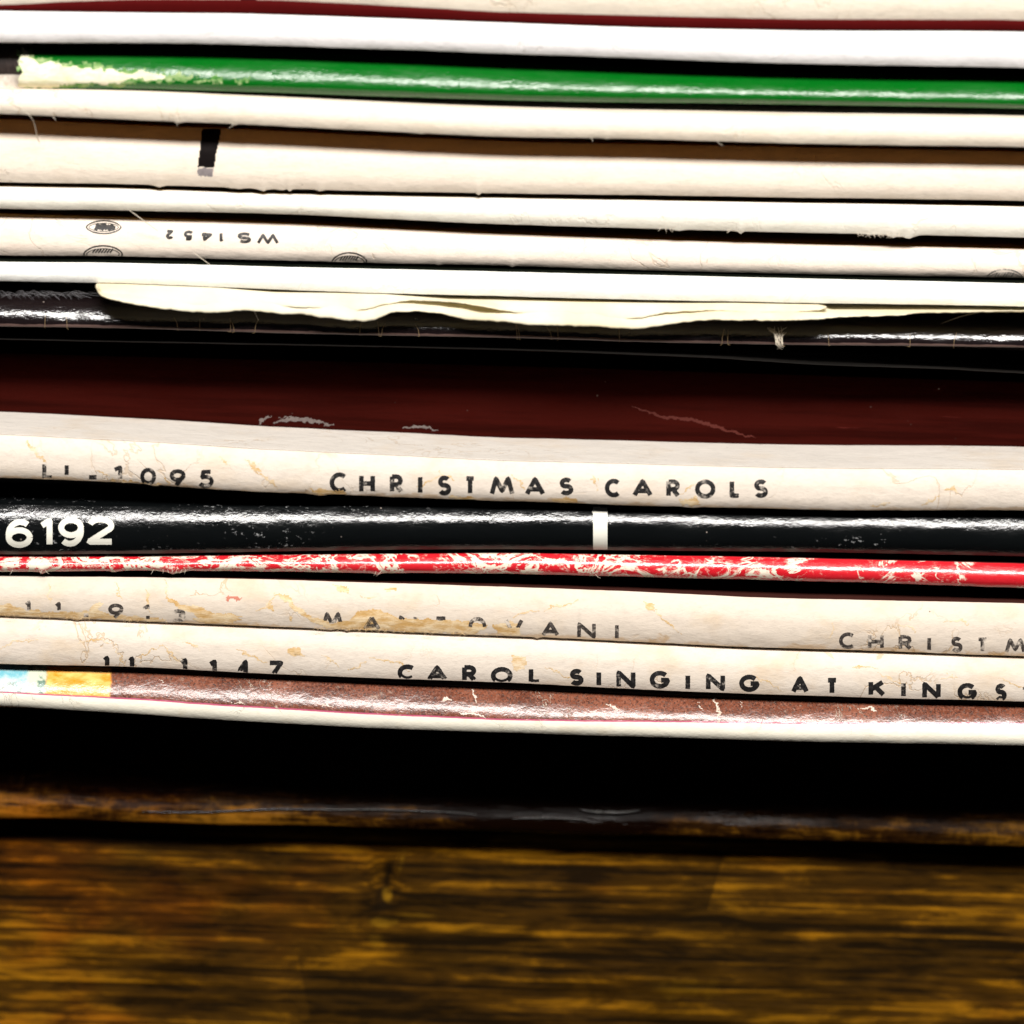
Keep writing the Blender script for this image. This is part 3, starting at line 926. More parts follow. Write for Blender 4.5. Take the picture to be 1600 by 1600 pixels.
s = S['mantovani']
lay_cells(s, [
    [(-10, 950), (15, 945), (40, 952), (70, 956), (110, 957), (135, 955), (150, 942), (160, 940), (158, 955), (175, 962), (240, 966), (260, 968), (255, 975), (180, 971), (90, 968), (-10, 964)],
    [(258, 933), (268, 938), (285, 945), (310, 946), (335, 958), (365, 960), (380, 965), (350, 968), (320, 968), (292, 955), (272, 947), (262, 942)],
    [(300, 966), (340, 962), (375, 967), (355, 975), (320, 975)],
    [(430, 926), (448, 930), (462, 946), (480, 958), (500, 968), (515, 975), (545, 968), (560, 955), (580, 952), (602, 958), (618, 966), (650, 966), (700, 970), (740, 972), (756, 975), (758, 981), (740, 990),
     (650, 990), (600, 984), (560, 985), (510, 982), (490, 972), (466, 958), (448, 944)],
    [(770, 978), (800, 970), (812, 978), (815, 992), (790, 994), (772, 985)],
    [(522, 915), (546, 917), (545, 924), (528, 925)], [(603, 919), (620, 920), (620, 924), (606, 924)], [(418, 950), (426, 940), (426, 955)], [(450, 964), (458, 965), (455, 970)],
    [(1003, 940), (1022, 941), (1024, 956), (1012, 952)],
], TORN, 'torn_patch', rag=2.6, freq=.11, seed=3)
lay_cells(s, [crack(p, w) for p, w in [
    ([(76, 908), (78, 920), (76, 932), (80, 942)], 3), ([(180, 910), (184, 925), (190, 938)], 2.5), ([(228, 918), (232, 930), (230, 945), (236, 960)], 3),
    ([(258, 905), (260, 920), (262, 935)], 4), ([(400, 955), (415, 950), (426, 935), (430, 925)], 3), ([(850, 955), (862, 946), (880, 948), (905, 938)], 3),
    ([(1018, 944), (1030, 960), (1045, 975), (1065, 990)], 3.5), ([(800, 966), (815, 957), (845, 953)], 3.5), ([(1300, 972), (1302, 985), (1295, 1000)], 2.5),
    ([(1400, 975), (1425, 980), (1432, 990)], 3), ([(1475, 972), (1500, 968), (1512, 976)], 4), ([(560, 930), (575, 935), (590, 932)], 2.5)]],
    TORN2, 'crease', cell=1.1, rag=2.0, freq=.18, seed=5)
lay_cells(s, [(352, 933), (364, 931), (377, 934), (376, 937), (354, 937)], flat_mat('red_smudge', (.62, .22, .15), .7, 63), 'smudge', rag=2, freq=.2)
s = S['kings']
lay_cells(s, [crack(p, w) for p, w in [
    ([(180, 1010), (188, 1025), (194, 1040)], 3.5), ([(215, 1030), (235, 1018), (255, 1008)], 2.5), ([(252, 1006), (265, 1020), (282, 1034)], 3), ([(285, 1003), (305, 1010), (315, 1018)], 4),
    ([(370, 1014), (385, 1022), (400, 1028), (415, 1036)], 3.5), ([(450, 1015), (462, 1021), (470, 1025)], 9), ([(500, 1022), (515, 1030), (530, 1042)], 2.5),
    ([(545, 1046), (560, 1042), (572, 1032)], 3.5), ([(575, 1024), (590, 1032), (625, 1034), (640, 1050)], 3), ([(0, 1015), (25, 1002), (60, 1000)], 3), ([(120, 1006), (150, 998), (185, 1008)], 3),
    ([(850, 1041), (868, 1050), (890, 1060)], 2.5), ([(1370, 1052), (1390, 1060), (1410, 1070)], 3), ([(1480, 1050), (1495, 1056), (1470, 1062)], 4), ([(1560, 1058), (1580, 1068), (1600, 1076)], 3),
    ([(1180, 1058), (1200, 1066), (1225, 1080)], 2.5), ([(1330, 1045), (1345, 1040), (1370, 1044)], 2.5)]],
    TORN2, 'crease', cell=1.1, rag=2.2, freq=.18, seed=6)
lay_cells(s, [[(802, 1024), (815, 1026), (823, 1036), (818, 1045), (806, 1048), (800, 1036)], [(450, 1014), (470, 1012), (474, 1024), (458, 1027)]], TORN2, 'torn_patch', rag=2.5, seed=8)
s = S['carols']
lay_cells(s, [crack(p, w) for p, w in [
    ([(42, 690), (52, 702), (64, 715), (72, 722)], 4.5), ([(344, 712), (352, 722), (358, 728)], 4), ([(385, 716), (398, 730), (408, 738)], 8), ([(400, 736), (420, 750), (435, 764)], 4),
    ([(655, 762), (672, 752), (690, 740)], 4), ([(686, 736), (700, 745), (712, 752)], 4), ([(800, 742), (815, 755), (822, 766)], 4), ([(1065, 772), (1078, 760), (1090, 755)], 3.5),
    ([(1100, 722), (1110, 712), (1118, 700)], 2.5), ([(1440, 790), (1455, 782), (1470, 774)], 4), ([(1360, 793), (1376, 790), (1390, 785)], 3), ([(1475, 768), (1490, 762), (1500, 770)], 8),
    ([(150, 735), (165, 740), (175, 748)], 3), ([(258, 745), (264, 755), (262, 762)], 3), ([(920, 742), (930, 750), (934, 765)], 3)]],
    TORN2, 'crease', cell=1.1, rag=2.2, freq=.18, seed=7)
lay_cells(s, [[(165, 750), (200, 751), (255, 758), (256, 762), (180, 757)], [(485, 765), (540, 768), (560, 776), (520, 776), (490, 772)], [(1060, 781), (1085, 777), (1095, 790), (1066, 790)],
              [(700, 776), (740, 776), (745, 783), (705, 783)], [(860, 778), (905, 778), (905, 789), (862, 788)]],
          TORN, 'torn_patch', rag=2.5, freq=.14, seed=10)
lay_cells(S['green'], [(30, 70), (48, 88), (60, 97), (80, 99), (95, 104), (130, 105), (160, 108), (190, 112), (225, 113), (262, 118), (258, 124), (230, 125), (205, 124), (190, 132), (160, 131), (130, 130),
                       (100, 134), (75, 139), (30, 141)], CREAMWORN, 'bare_patch', rag=4.5, freq=.07, seed=12)
FRINGE = torn_mat('half_rubbed_green', (.05, .22, .03), (.44, .52, .26), 67)
lay_cells(S['green'], [[(30, 76), (50, 84), (70, 92), (100, 98), (150, 103), (200, 109), (262, 114), (300, 118), (300, 128), (255, 130), (215, 128), (170, 135), (110, 137), (60, 141), (30, 142)],
                       [(310, 119), (345, 120), (350, 126), (318, 126)], [(365, 122), (392, 123), (390, 127), (368, 127)]], FRINGE, 'rubbed_patch', rag=6.5, freq=.13, lift=.005, seed=22)

PCR = torn_mat('pale_print_crack', (.62, .50, .40), (.82, .74, .64), 66)
lay_cells(S['picture'], [crack(p, w) for p, w in [
    ([(1112, 1088), (1120, 1098), (1124, 1112), (1122, 1128)], 5), ([(1090, 1096), (1097, 1108)], 3), ([(1160, 1096), (1160, 1106)], 3), ([(692, 1095), (700, 1090), (706, 1096)], 8),
    ([(738, 1078), (741, 1090), (748, 1098)], 4), ([(690, 1108), (698, 1114)], 5), ([(505, 1104), (512, 1100), (518, 1106)], 6), ([(715, 1112), (730, 1116), (745, 1116), (760, 1121)], 3.5),
    ([(360, 1100), (372, 1096), (380, 1102)], 3), ([(950, 1100), (958, 1106), (970, 1108)], 3), ([(1340, 1108), (1360, 1106), (1372, 1112)], 3.5), ([(250, 1062), (258, 1066)], 4)]],
    PCR, 'crease', cell=1.0, rag=2.2, freq=.2, seed=30)

# maroon sleeve: pale scuffs low on its spine
SCUFF = flat_mat('grey_scuff', (.22, .18, .17), .6, 64, .8, scale=2500)
lay_cells(S['maroon'], [crack([(402, 664), (410, 655), (424, 650)], 5), crack([(425, 661), (445, 656), (475, 656), (500, 661), (520, 664)], 6), crack([(625, 670), (650, 665), (685, 672)], 5),
                        crack([(430, 652), (460, 652), (490, 657)], 2.2)], SCUFF, 'scuff', cell=1.0, rag=2.2, freq=.16, seed=13)
lay_cells(S['maroon'], [crack([(985, 634), (1030, 650), (1080, 655), (1130, 670), (1180, 684)], 5)], flat_mat('red_crease', (.085, .010, .005), .6, 65), 'crease', cell=1.2, rag=1.8, seed=14)

# ------------------------------------------------------------------ the open left end of the green sleeve
gz0, gz1 = S['green'].zz(S['green'].x[0])
e0 = Sleeve(Y=2.7, top=[(-120, 68), (40, 70), (60, 70)], bot=[(-120, 138), (40, 139), (60, 139)], tc=.5, dt=.4, db=.3, seed=21, x0=-.0535, x1=float(at(41, 105, 2.4 * MM)[0]), rag=1.2)
mm = Mat('dark_open_end')
nz = mm.noise(900, 6, .7, (1, 1, .5), 4)
dk = mm.mix(mm.step(nz, .45, .75), (.016, .009, .007), (.07, .048, .042))
pl = mm.mix(mm.step(nz, .35, .65), (.50, .44, .38), (.72, .67, .61))
vv = mm.math('ADD', mm.v, mm.math('MULTIPLY', mm.math('SUBTRACT', nz, .5), .08))
mm.out(mm.mix(mm.step(vv, .30, .34), pl, dk), .5, mm.bump(nz, .0001, .7), .4)
XS = e0.x
G = np.stack([np.repeat(XS[:, None], NT, 1), e0.ysurf(np.repeat(TS[None], len(XS), 0), np.repeat(XS[:, None], NT, 1)),
              e0.zb[:, None] + (e0.zt - e0.zb)[:, None] * TS[None]], -1)
UVe = np.stack([np.repeat(((XS / PX + 800) / 1600)[:, None], NT, 1), np.repeat(TS[None], len(XS), 0)], -1).reshape(-1, 2)
mesh_obj('spine_end', G.reshape(-1, 3) - S['green'].base, grid_faces(len(XS), NT), mm.m, S['green'].root, UVe, thick=.6 * MM)

# ------------------------------------------------------------------ crumpled inner paper


def inner_paper():
    m = Mat('yellowed_thin_paper')
    f = m.noise(2200, 4, .6, seed=70)
    col = m.mix(m.step(m.noise(150, 4, .6, seed=71), .4, .7), (.92, .87, .70), (.88, .79, .56))
    nb = m.bump(f, .00002, .6)
    nb = m.bump(m.noise(300, 4, .6, (1, 1, .6), 72), .0002, .5, nb)
    m.out(col, .8, nb, .2)
    tr = m.n.new('ShaderNodeBsdfTranslucent')
    tr.inputs['Color'].default_value = (.92, .82, .56, 1)
    mx = m.n.new('ShaderNodeMixShader')
    mx.inputs[0].default_value = .25
    m.l.new(m.b.outputs[0], mx.inputs[1])
    m.l.new(tr.outputs[0], mx.inputs[2])
    m.l.new(mx.outputs[0], m.n['Material Output'].inputs['Surface'])
    return m.m


PAPER = inner_paper()
outer = [(151, 446), (153, 455), (157, 461), (170, 467), (200, 474), (250, 482), (300, 487), (330, 489), (360, 487), (380, 485), (410, 487), (440, 491), (470, 490), (500, 496), (535, 499), (570, 502), (585, 500),
         (610, 488), (650, 486), (690, 490), (730, 500), (790, 503), (830, 508), (880, 509), (920, 510), (985, 514), (1030, 510), (1070, 503), (1120, 499), (1200, 501), (1280, 499), (1300, 496),
         (1355, 493), (1365, 495), (1400, 492), (1450, 487), (1530, 486), (1640, 484)]
inner = [(151, 444), (158, 456), (200, 468), (260, 476), (330, 479), (390, 478), (440, 479), (500, 482), (535, 488), (560, 486), (600, 476), (640, 469), (700, 471), (760, 480), (800, 488), (870, 496), (920, 499), (960, 500), (1000, 497), (1040, 489), (1100, 485), (1180, 489),
         (1240, 488), (1285, 484), (1291, 478)]
p_root = empty('inner_paper', (float(at(900, 480, .003)[0]), .003, float(at(900, 480, .003)[1])),
               'crumpled yellowed inner paper poking out between the bright white sleeve and black laminated sleeve', 'paper sleeve')
PB = np.array(p_root.location)


def sheet(name, outline, y_front, y_top, top_off, x_lo, x_hi, seed, bulge):
    ox, oy = np.array(outline, float).T
    pxs = np.arange(x_lo, x_hi + .1, 4.0)
    oyy = np.interp(pxs, ox, oy) + vnoise(pxs, seed, .09) * .7 + vnoise(pxs, seed + 2, .35) * .5
    wob = vnoise(pxs, seed + 4, .011) * .5 + vnoise(pxs, seed + 6, .03) * .3
    nv = 14
    topy = np.interp(pxs, [0, 200, 400, 600, 800, 1000, 1200, 1600], [439, 443, 451, 458, 463, 468, 472, 479]) + top_off(pxs)
    V, U = [], []
    y_fr = y_front + wob * bulge - (1.1 * np.clip((420 - pxs) / 200, 0, 1) if name == 'outer_leaf' else .8 * np.clip((420 - pxs) / 200, 0, 1))
    xf, zf = at(pxs, oyy, y_fr * MM)
    xt, zt = at(pxs, topy, y_top * MM)
    for i in range(len(pxs)):
        yf = y_fr[i] * MM
        for j in range(nv):
            t = j / (nv - 1)
            if t <= .7:                     # lit face hanging down over the black sleeve
                k = t / .7
                y = yf + (y_top * MM - yf) * k**1.6 - .12 * MM * math.sin(math.pi * k) * (1 + wob[i])
                z = zf[i] + (zt[i] - zf[i]) * k
                x = xf[i] + (xt[i] - xf[i]) * k
            else:                           # goes back between the sleeves
                k = (t - .7) / .3
                y, z, x = y_top * MM + k * 14 * MM, zt[i] + (bz(xt[i]) - zt[i]) * min(1, k * 3), xt[i]
            V.append((x, y, z))
    return mesh_obj(name, np.array(V) - PB, grid_faces(len(pxs), nv), PAPER, p_root, thick=.06 * MM)


_ci = CONTACT[ORDER.index('white_c')]


def bz(x):
    return float(np.interp(x, XG, _ci))


gap_w = lambda p: np.interp(p, [0, 340, 430, 520, 600, 660, 700, 900, 1060, 1150, 1280, 1300, 1500, 1700], [1, 1, 6, 3, 2, 6, 9, 8, 6, 3, 3, 9, 5, 3])
sheet('outer_leaf', outer, 1.1, 2.9, lambda p: gap_w(p) + 3, 151, 1640, 3, .8)
sheet('inner_leaf', inner, 1.55, 2.7, lambda p: gap_w(p) * .9, 151, 1291, 8, .7)

# ------------------------------------------------------------------ loose fibres
YG = T['black_gloss']['Y']


def fibre_mesh(name, paths, r, mat, parent=None, base=None):
    V, F = [], []
    for P in paths:
        P = np.array(P, float)
        n = len(P)
        tt = np.linspace(0, 1, n)
        q = np.linspace(0, 1, max(6, n * 5))
        Q = np.stack([hermite(tt, P[:, c], q) for c in range(3)], 1)
        d = np.gradient(Q, axis=0)
        d /= np.linalg.norm(d, axis=1)[:, None] + 1e-12
        ref = np.array([0.3, -.8, .5])
        a = np.cross(d, ref)
        a /= np.linalg.norm(a, axis=1)[:, None] + 1e-12
        b = np.cross(d, a)
        k0 = len(V)
        for i in range(len(Q)):
            rr = r * (1 - .55 * abs(2 * i / (len(Q) - 1) - 1)**3)
            for c in range(5):
                an = c * 2 * math.pi / 5
                V.append(Q[i] + rr * (a[i] * math.cos(an) + b[i] * math.sin(an)))
        for i in range(len(Q) - 1):
            for c in range(5):
                F.append((k0 + i * 5 + c, k0 + i * 5 + (c + 1) % 5, k0 + (i + 1) * 5 + (c + 1) % 5, k0 + (i + 1) * 5 + c))
    V = np.array(V)
    if parent is not None:
        o = mesh_obj(name, V - base, F, mat, parent)
        if len(paths) > 1:
            o['kind'] = 'stuff'
        return o
    c = V.mean(0)
    return mesh_obj(name, V - c, F, mat, loc=tuple(c))


def p3(px, py, Y):
    x, z = at(px, py, Y * MM)
    return (float(x), Y * MM, float(z))


FIB = flat_mat('pale_fibre', (.70, .62, .50), .6, 80, .2)
FIBG = flat_mat('golden_fibre', (.36, .25, .13), .5, 81, .3)
hairs = [('pale curved hair hanging across the brown shadow at upper left', [p3(36, 173, -.2), p3(46, 180, -.5), p3(54, 195, .4), p3(58, 214, 1.2), p3(62, 224, 2.2)], .035),
         ('straight pale hair crossing the spine just left of the WS1452 print', [p3(200, 327, 1.9), p3(222, 343, 2.2), p3(247, 361, 3.0)], .035),
         ('short pale hair bridging the gap below the WS1452 print', [p3(303, 395, 2.9), p3(315, 404, 2.5), p3(330, 415, 2.6)], .03)]
for lab, pts, r in hairs:
    o = fibre_mesh('hair_strand', [pts], r * MM, FIB)
    o['label'], o['category'], o['group'] = lab, 'hair', 'loose hairs on the stack'
s = S['black_gloss']
frays = []
for px in (278, 312, 360, 366, 398, 562, 592, 596, 655, 812, 808, 862, 872, 968, 1128, 1137, 1222, 1295, 1422, 1490, 105, 70):
    t = rng.random()
    yb = float(np.interp(px, [0, 200, 400, 600, 800, 1000, 1200, 1600], [510, 513, 519, 524, 528, 534, 538, 543]))
    dx = rng.uniform(-9, 9)
    frays.append([p3(px + dx, yb - 18 - 6 * t, YG), p3(px + dx * .2, yb - 9, YG - .25), p3(px, yb + 1, YG - .2), p3(px + rng.uniform(-5, 5), yb + 4 * t, YG - .1)])
fibre_mesh('torn_fibre', frays, .018 * MM, FIBG, s.root, s.base)
tuft = [[p3(1215 + rng.uniform(-16, 16), 516 + rng.uniform(-6, 3), YG - .4), p3(1217 + rng.uniform(-7, 7), 526 + rng.uniform(-5, 5), YG - .6), p3(1218 + rng.uniform(-6, 6), 535 + rng.uniform(-5, 5), YG - .7),
         p3(1220 + rng.uniform(-6, 6), 542 + rng.uniform(-4, 4), YG - .4)] for _ in range(16)]
fibre_mesh('fluff_tuft', tuft, .022 * MM, FIB, s.root, s.base)
fibre_mesh('torn_fibre', [[p3(1530, 488, 1.8), p3(1500, 495, 2.3), p3(1470, 506, 2.8)], [p3(395, 482, .8), p3(400, 492, 1.8), p3(404, 501, 2.9)]], .018 * MM, FIB, s.root, s.base)
fuzz = [[p3(x0 := rng.uniform(-10, 150), 462 + rng.uniform(-4, 4), YG + .8), p3(x0 + rng.uniform(4, 12), 458 + rng.uniform(-5, 4), YG + .6), p3(x0 + rng.uniform(12, 30), 463 + rng.uniform(-5, 6), YG + .3)] for _ in range(70)]
fibre_mesh('paper_fluff', fuzz, .008 * MM, flat_mat('grey_fibre', (.26, .25, .26), .5, 82), s.root, s.base)
s = S['white_b']
fr = []
for px in [1032, 1040, 1046, 1052, 1138, 1142] + [1338 + 3 * i for i in range(24)]:
    yb = float(np.interp(px, [1000, 1200, 1600], [357, 362, 371]))
    d = rng.uniform(-8, 8)
    fr.append([p3(px, yb - 3, 2.85), p3(px + d * .5, yb + 2, 2.75), p3(px + d, yb + rng.uniform(2, 7), 2.9)])
fibre_mesh('torn_fibre', fr, .020 * MM, FIB, s.root, s.base)
s = S['mantovani']
fr = []
for i in range(60):
    px = rng.choice([rng.uniform(490, 780), rng.uniform(0, 260), rng.uniform(490, 780)])
    yb = float(np.interp(px, [0, 200, 400, 600, 800], [962, 970, 978, 986, 994]))
    d = rng.uniform(-9, 9)
    fr.append([p3(px, yb - 4, 1.5), p3(px + d * .5, yb + .5, 1.35), p3(px + d, yb + rng.uniform(.5, 4.5), 1.5)])
fibre_mesh('torn_fibre', fr, .014 * MM, flat_mat('tan_fibre', (.60, .42, .22), .6, 83), s.root, s.base)
s = S['red']
fr = []
for px in [20, 62, 66, 70, 240, 255, 262, 270, 276, 284, 290, 588, 596, 930]:
    yb = float(np.interp(px, [0, 200, 400, 600, 800, 1000], [893, 892, 893, 895, 897, 901]))
    d = rng.uniform(-9, 9)
    fr.append([p3(px, yb - 3, 1.4), p3(px + d * .5, yb + 2, 1.2), p3(px + d, yb + rng.uniform(2, 6), 1.4)])
fibre_mesh('torn_fibre', fr, .016 * MM, FIB, s.root, s.base)
s = S['cream_b']
fibre_mesh('torn_fibre', [[p3(px, y, .3), p3(px + 4, y + 4, .2), p3(px + d, y + 8, .5)] for px, y, d in ((360, 192, -3), (273, 190, 4), (1120, 220, 10), (922, 215, 4), (82, 182, 6))],
           .022 * MM, FIB, s.root, s.base)

# ------------------------------------------------------------------ the wooden boards below


def wood(name, seed, dark, mid, gold, rough, lo=.40, hi=.62, patch=.7, spec=.15, worn=None, glint=False, spots=(), sx=1.0, lit_strip_z=0.0):
    m = Mat(name)
    g1 = m.noise(150, 6, .6, (.10 * sx, 1, 1.6), seed, .4)
    g2 = m.noise(640, 6, .64, (.045 * sx, 1, 1.8), seed + 2, .25)
    g3 = m.noise(1700, 4, .65, (.035 * sx, 1, 1.3), seed + 4)
    fl = m.noise(620, 5, .68, (.24 * sx, 1, 1.0), seed + 8, .7)
    pa = m.noise(80, 4, .62, (.5, 1, 1.2), seed + 6)
    k = m.math('ADD', m.math('MULTIPLY', g1, .24), m.math('ADD', m.math('MULTIPLY', g2, .34), m.math('ADD', m.math('MULTIPLY', g3, .20), m.math('MULTIPLY', fl, .22))))
    k = m.math('ADD', k, m.math('MULTIPLY', m.math('SUBTRACT', pa, .5), patch * .35))
    cell = m.n.new('ShaderNodeSeparateColor')
    m.l.new(m.voro(150, (.16, .05, 1.0), out='Color'), cell.inputs[0])
    k = m.math('ADD', k, m.math('MULTIPLY', m.math('SUBTRACT', cell.outputs[0], .5), .035))
    if worn:                                  # golden wood through worn varnish; also paints the lit strip
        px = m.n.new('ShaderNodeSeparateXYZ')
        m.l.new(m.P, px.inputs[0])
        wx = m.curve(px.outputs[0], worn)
        wx = m.math('MULTIPLY', wx, m.step(px.outputs[2], lit_strip_z - .0006, lit_strip_z + .0012, 1, .12))   # gold kept to the lower strip, painting where the shadow ends
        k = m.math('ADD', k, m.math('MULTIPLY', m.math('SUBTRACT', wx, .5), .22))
    q = lambda t: lo + (hi - lo) * t
    col = m.ramp(k, [(0.0, dark), (q(0), dark), (q(.45), mid), (q(.8), gold), (q(1.15), tuple(min(1, c * 1.75) for c in gold)), (1, gold)])
    hue = m.noise(60, 4, .6, (.6, 1, 1), seed + 41)
    col = m.mix(m.step(hue, .50, .66, 0, .5), col, (1.25, .62, .35), 'MULTIPLY')      # redder stain in places
    col = m.mix(m.step(hue, .34, .48, .35, 0), col, (.62, .72, .75), 'MULTIPLY')     # greener, darker in others
    for (ox, oz, rx, rz, rot, amt, c) in spots:                              # the knot: dark heart, golden swirls
        px = m.n.new('ShaderNodeSeparateXYZ')
        m.l.new(m.P, px.inputs[0])
        wob = m.noise(420, 4, .6, seed=seed + 33)
        dx = m.math('SUBTRACT', px.outputs[0], ox)
        dz = m.math('SUBTRACT', px.outputs[2], oz)
        ca, sa = math.cos(rot), math.sin(rot)
        a = m.math('DIVIDE', m.math('ADD', m.math('MULTIPLY', dx, ca), m.math('MULTIPLY', dz, sa)), rx)
        b = m.math('DIVIDE', m.math('SUBTRACT', m.math('MULTIPLY', dz, ca), m.math('MULTIPLY', dx, sa)), rz)
        d = m.math('SQRT', m.math('ADD', m.math('MULTIPLY', a, a), m.math('MULTIPLY', b, b)))
        d = m.math('ADD', d, m.math('MULTIPLY', m.math('SUBTRACT', wob, .5), 3.2))
        col = m.mix(m.math('MULTIPLY', m.math('MULTIPLY', m.step(d, .3, 1.3, 1, 0), 1.0 if c[0] < .05 else m.step(g2, .40, .60, .1, 1.0)), amt), col, c)
    nb = m.bump(g2, .00025, .6)
    nb = m.bump(g3, .00008, .7, nb)
    nb = m.bump(m.noise(260, 4, .55, (.35, 1, 1), seed + 9), .0005, .6, nb)
    rn = m.noise(75, 4, .55, (.5, 1, 1.4), seed + 12)
    r = m.step(rn, .50, .64, min(1, rough * 2), rough * .55) if glint else m.step_lin(rn, .35, .68, rough * .65, min(1, rough * 2.2))
    if glint:
        spec = m.step(rn, .50, .62, .04, spec)
    return m.out(col, r, nb, spec)


def plank(name, label, prof, x0, x1, mat, seed, knots=()):
    """profile (y, z) swept along the grain; closed; slightly uneven."""
    xs = np.concatenate([np.linspace(x0, -.05, 30), np.linspace(-.0495, .0495, 200), np.linspace(.05, x1, 30)])
    prof = np.array(prof)
    n, k = len(xs), len(prof)
    G = np.zeros((n, k, 3))
    G[..., 0] = xs[:, None]
    cz = prof[:, 1].mean()
    G[..., 1] = prof[None, :, 0] + np.where(prof[None, :, 0] < .05, .00016 * vnoise2(xs[:, None], prof[None, :, 1] * 1.0, seed, 130), 0)
    G[..., 2] = prof[None, :, 1] + .00008 * vnoise(xs, seed + 3, 150)[:, None] * np.where(prof[None, :, 1] < cz, 1.0, 0.0)
    for kx, kz, kr, kd in knots:
        r2 = ((G[..., 0] - kx) / kr[0])**2 + ((G[..., 2] - kz) / kr[1])**2
        G[..., 1] += np.where(G[..., 1] < .05, kd * np.exp(-r2), 0)
    F = []
    for i in range(n - 1):
        for j in range(k):
            a, b = i * k + j, i * k + (j + 1) % k
            F.append((a, a + k, b + k, b))
    F.append(tuple(range(k)))
    F.append(tuple((n - 1) * k + j for j in reversed(range(k))))
    V = G.reshape(-1, 3)
    c = np.array([(x0 + x1) / 2, prof[:, 0].mean(), prof[:, 1].min()])
    o = mesh_obj(name, V - c, F, mat, loc=tuple(c))
    bm = bmesh.new()
    bm.from_mesh(o.data)
    bmesh.ops.recalc_face_normals(bm, faces=bm.faces)
    bm.to_mesh(o.data)
    bm.free()
    o.data.polygons.foreach_set('use_smooth', np.ones(len(o.data.polygons), dtype=bool))
    o['label'], o['category'], o['group'] = label, 'wooden board', 'wooden boards under the stack'
    return o


def rounded(pts, n=6):
    """corner list (y, z, radius) -> profile with rounded corners, closed polygon"""
    out = []
    N = len(pts)
    for i in range(N):
        p = np.array(pts[i][:2])
        r = pts[i][2]
        a, b = np.array(pts[i - 1][:2]) - p, np.array(pts[(i + 1) % N][:2]) - p
        la, lb = np.linalg.norm(a), np.linalg.norm(b)
        a, b = a / la, b / lb
        if r <= 0:
            out.append(tuple(p))
            continue
        r = min(r, la * .49, lb * .49)
        for j in range(n + 1):
            t = j / n
            q0, q1, q2 = p + a * r, p, p + b * r
            out.append(tuple((1 - t)**2 * q0 + 2 * t * (1 - t) * q1 + t * t * q2))
    # subdivide long straight runs on the front
    res = []
    for i in range(len(out)):
        p, q = np.array(out[i]), np.array(out[(i + 1) % len(out)])
        res.append(tuple(p))
        if p[0] < .05 and q[0] < .05:
            m_ = int(np.linalg.norm(q - p) / .0006)
            for j in range(1, m_):
                res.append(tuple(p + (q - p) * j / m_))
    return res


YA, YB = 13.2, 16.2
za_top = float(S['picture'].lo.min()) - .25 * MM
za_bot = float(at(800, 1300, YA * MM)[1])
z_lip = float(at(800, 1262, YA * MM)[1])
KD, KG = (.006, .003, .0006), (.30, .150, .006)
spots = []
for (ppx, ppy, rx, ry, rot, amt, c) in ((607, 1365, 7, 40, -.25, .95, KD), (590, 1405, 9, 22, -.15, .8, KD), (604, 1402, 8, 11, 0, .7, KG), (627, 1350, 5, 22, -.2, .45, KG),
                                        (595, 1443, 26, 9, 0, .6, KG), (588, 1468, 12, 14, .3, .45, KG), (655, 1432, 26, 7, 0, .4, KG), (570, 1425, 12, 8, .2, .6, KD), (1070, 1545, 50, 18, 0, .3, KG)):
    ax, az = at(ppx, ppy, YB * MM)
    spots.append((float(ax), float(az), rx * PX * (1.5 if c is KD else 1), ry * PX, rot, amt, c))
WOOD_A = wood('dark_varnished_wood', 3, (.005, .0016, .0006), (.028, .0105, .0018), (.135, .056, .0045), .17, .44, .61, spec=.10, glint=True, sx=5, lit_strip_z=z_lip,
              worn=[(-.16, .9), (-.045, .85), (-.022, .72), (-.014, .3), (.012, .25), (.018, .48), (.024, .30), (.034, .4), (.043, .62), (.2, .62)])
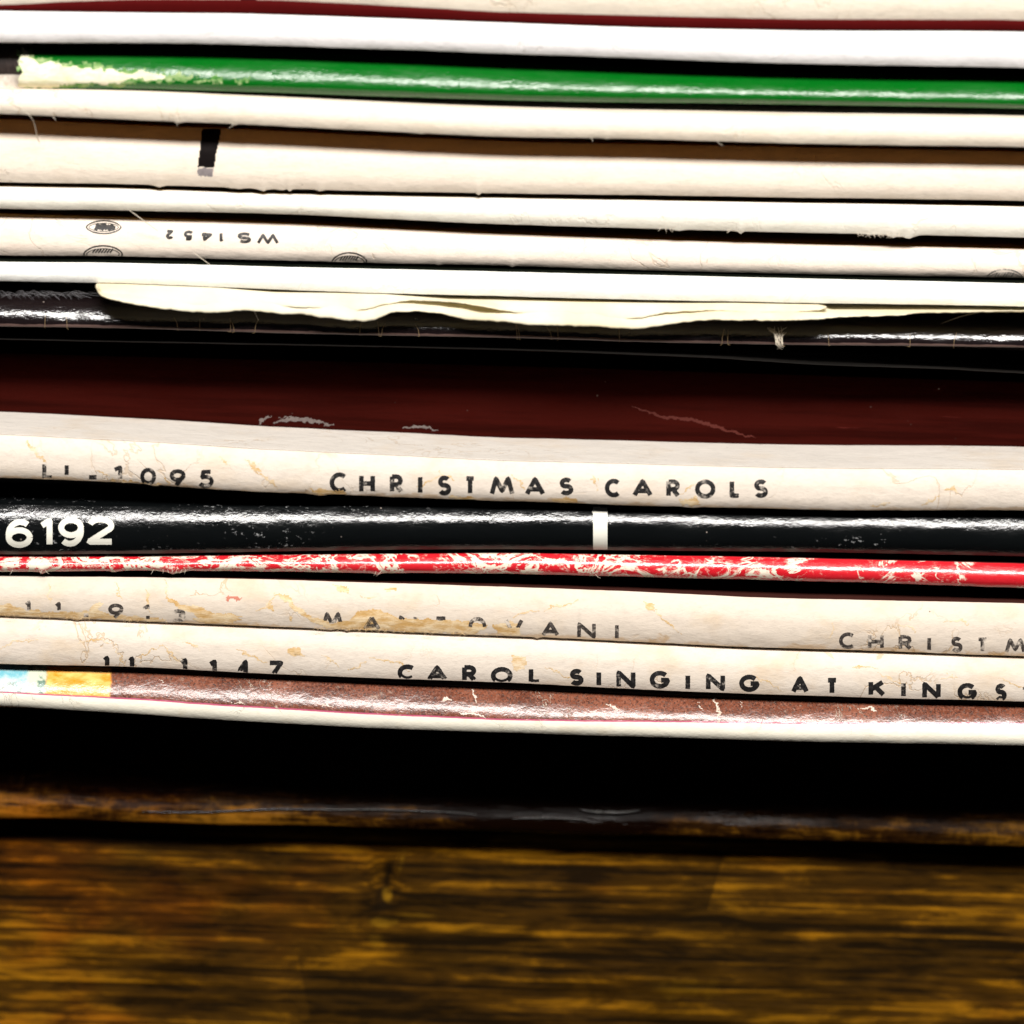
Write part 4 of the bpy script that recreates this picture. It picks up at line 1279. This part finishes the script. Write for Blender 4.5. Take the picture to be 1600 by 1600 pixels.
WOOD_B = wood('golden_stained_wood', 8, (.0095, .0044, .0006), (.058, .0240, .0014), (.255, .106, .0032), .7, .445, .61, patch=.6, spec=.05, spots=spots)
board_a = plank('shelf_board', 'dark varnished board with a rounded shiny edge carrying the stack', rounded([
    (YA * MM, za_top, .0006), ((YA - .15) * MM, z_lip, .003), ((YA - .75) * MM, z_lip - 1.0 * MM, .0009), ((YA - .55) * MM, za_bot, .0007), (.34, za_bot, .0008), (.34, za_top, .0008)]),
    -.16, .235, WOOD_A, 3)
RIDGE = gloss('glint_ridge', (.010, .004, .002), 90, .22, 1.5, .4, dust=.2, scuff=.3)


def on_board(ppx, ppy, lift=.05):
    """point of the shelf board's rounded front seen at a place in the photograph"""
    w = board_a.data
    x, z = at(ppx, ppy, (YA - .6) * MM)
    best = min((v.co.y + board_a.location.y for v in w.vertices if abs(v.co.x + board_a.location.x - x) < .0006 and abs(v.co.z + board_a.location.z - z) < .0005 and v.co.y + board_a.location.y < .05), default=(YA - .6) * MM)
    y = best - lift * MM
    x, z = at(ppx, ppy, y)
    return (float(x), float(y), float(z))


base_a = np.array(board_a.location)
for rx in ([(222, 1268), (260, 1269), (320, 1269), (380, 1266), (440, 1264), (520, 1265), (600, 1265), (680, 1268), (745, 1273)],
           [(800, 1279), (850, 1278), (890, 1279), (920, 1284)], [(905, 1265), (935, 1269), (965, 1270), (1000, 1266)]):
    fibre_mesh('glint_ridge', [[on_board(a, b) for a, b in rx]], (.11 if rx[0][0] != 905 else .20) * MM, RIDGE, board_a, base_a)  # thin glossy tubes added to draw highlight lines along the edge
kx, kz = at(600, 1385, YB * MM)
zb_bot = float(at(800, 1900, YB * MM)[1])
plank('support_board', 'golden brown stained board below the dark shelf edge, grain and knot showing', rounded([
    (YB * MM, za_bot - .02 * MM, .0006), (YB * MM, zb_bot, .001), (.32, zb_bot, .001), (.32, za_bot - .02 * MM, .0006)]),
    -.16, .235, WOOD_B, 5, knots=((float(kx), float(kz), (.0011, .0022), .0008),))
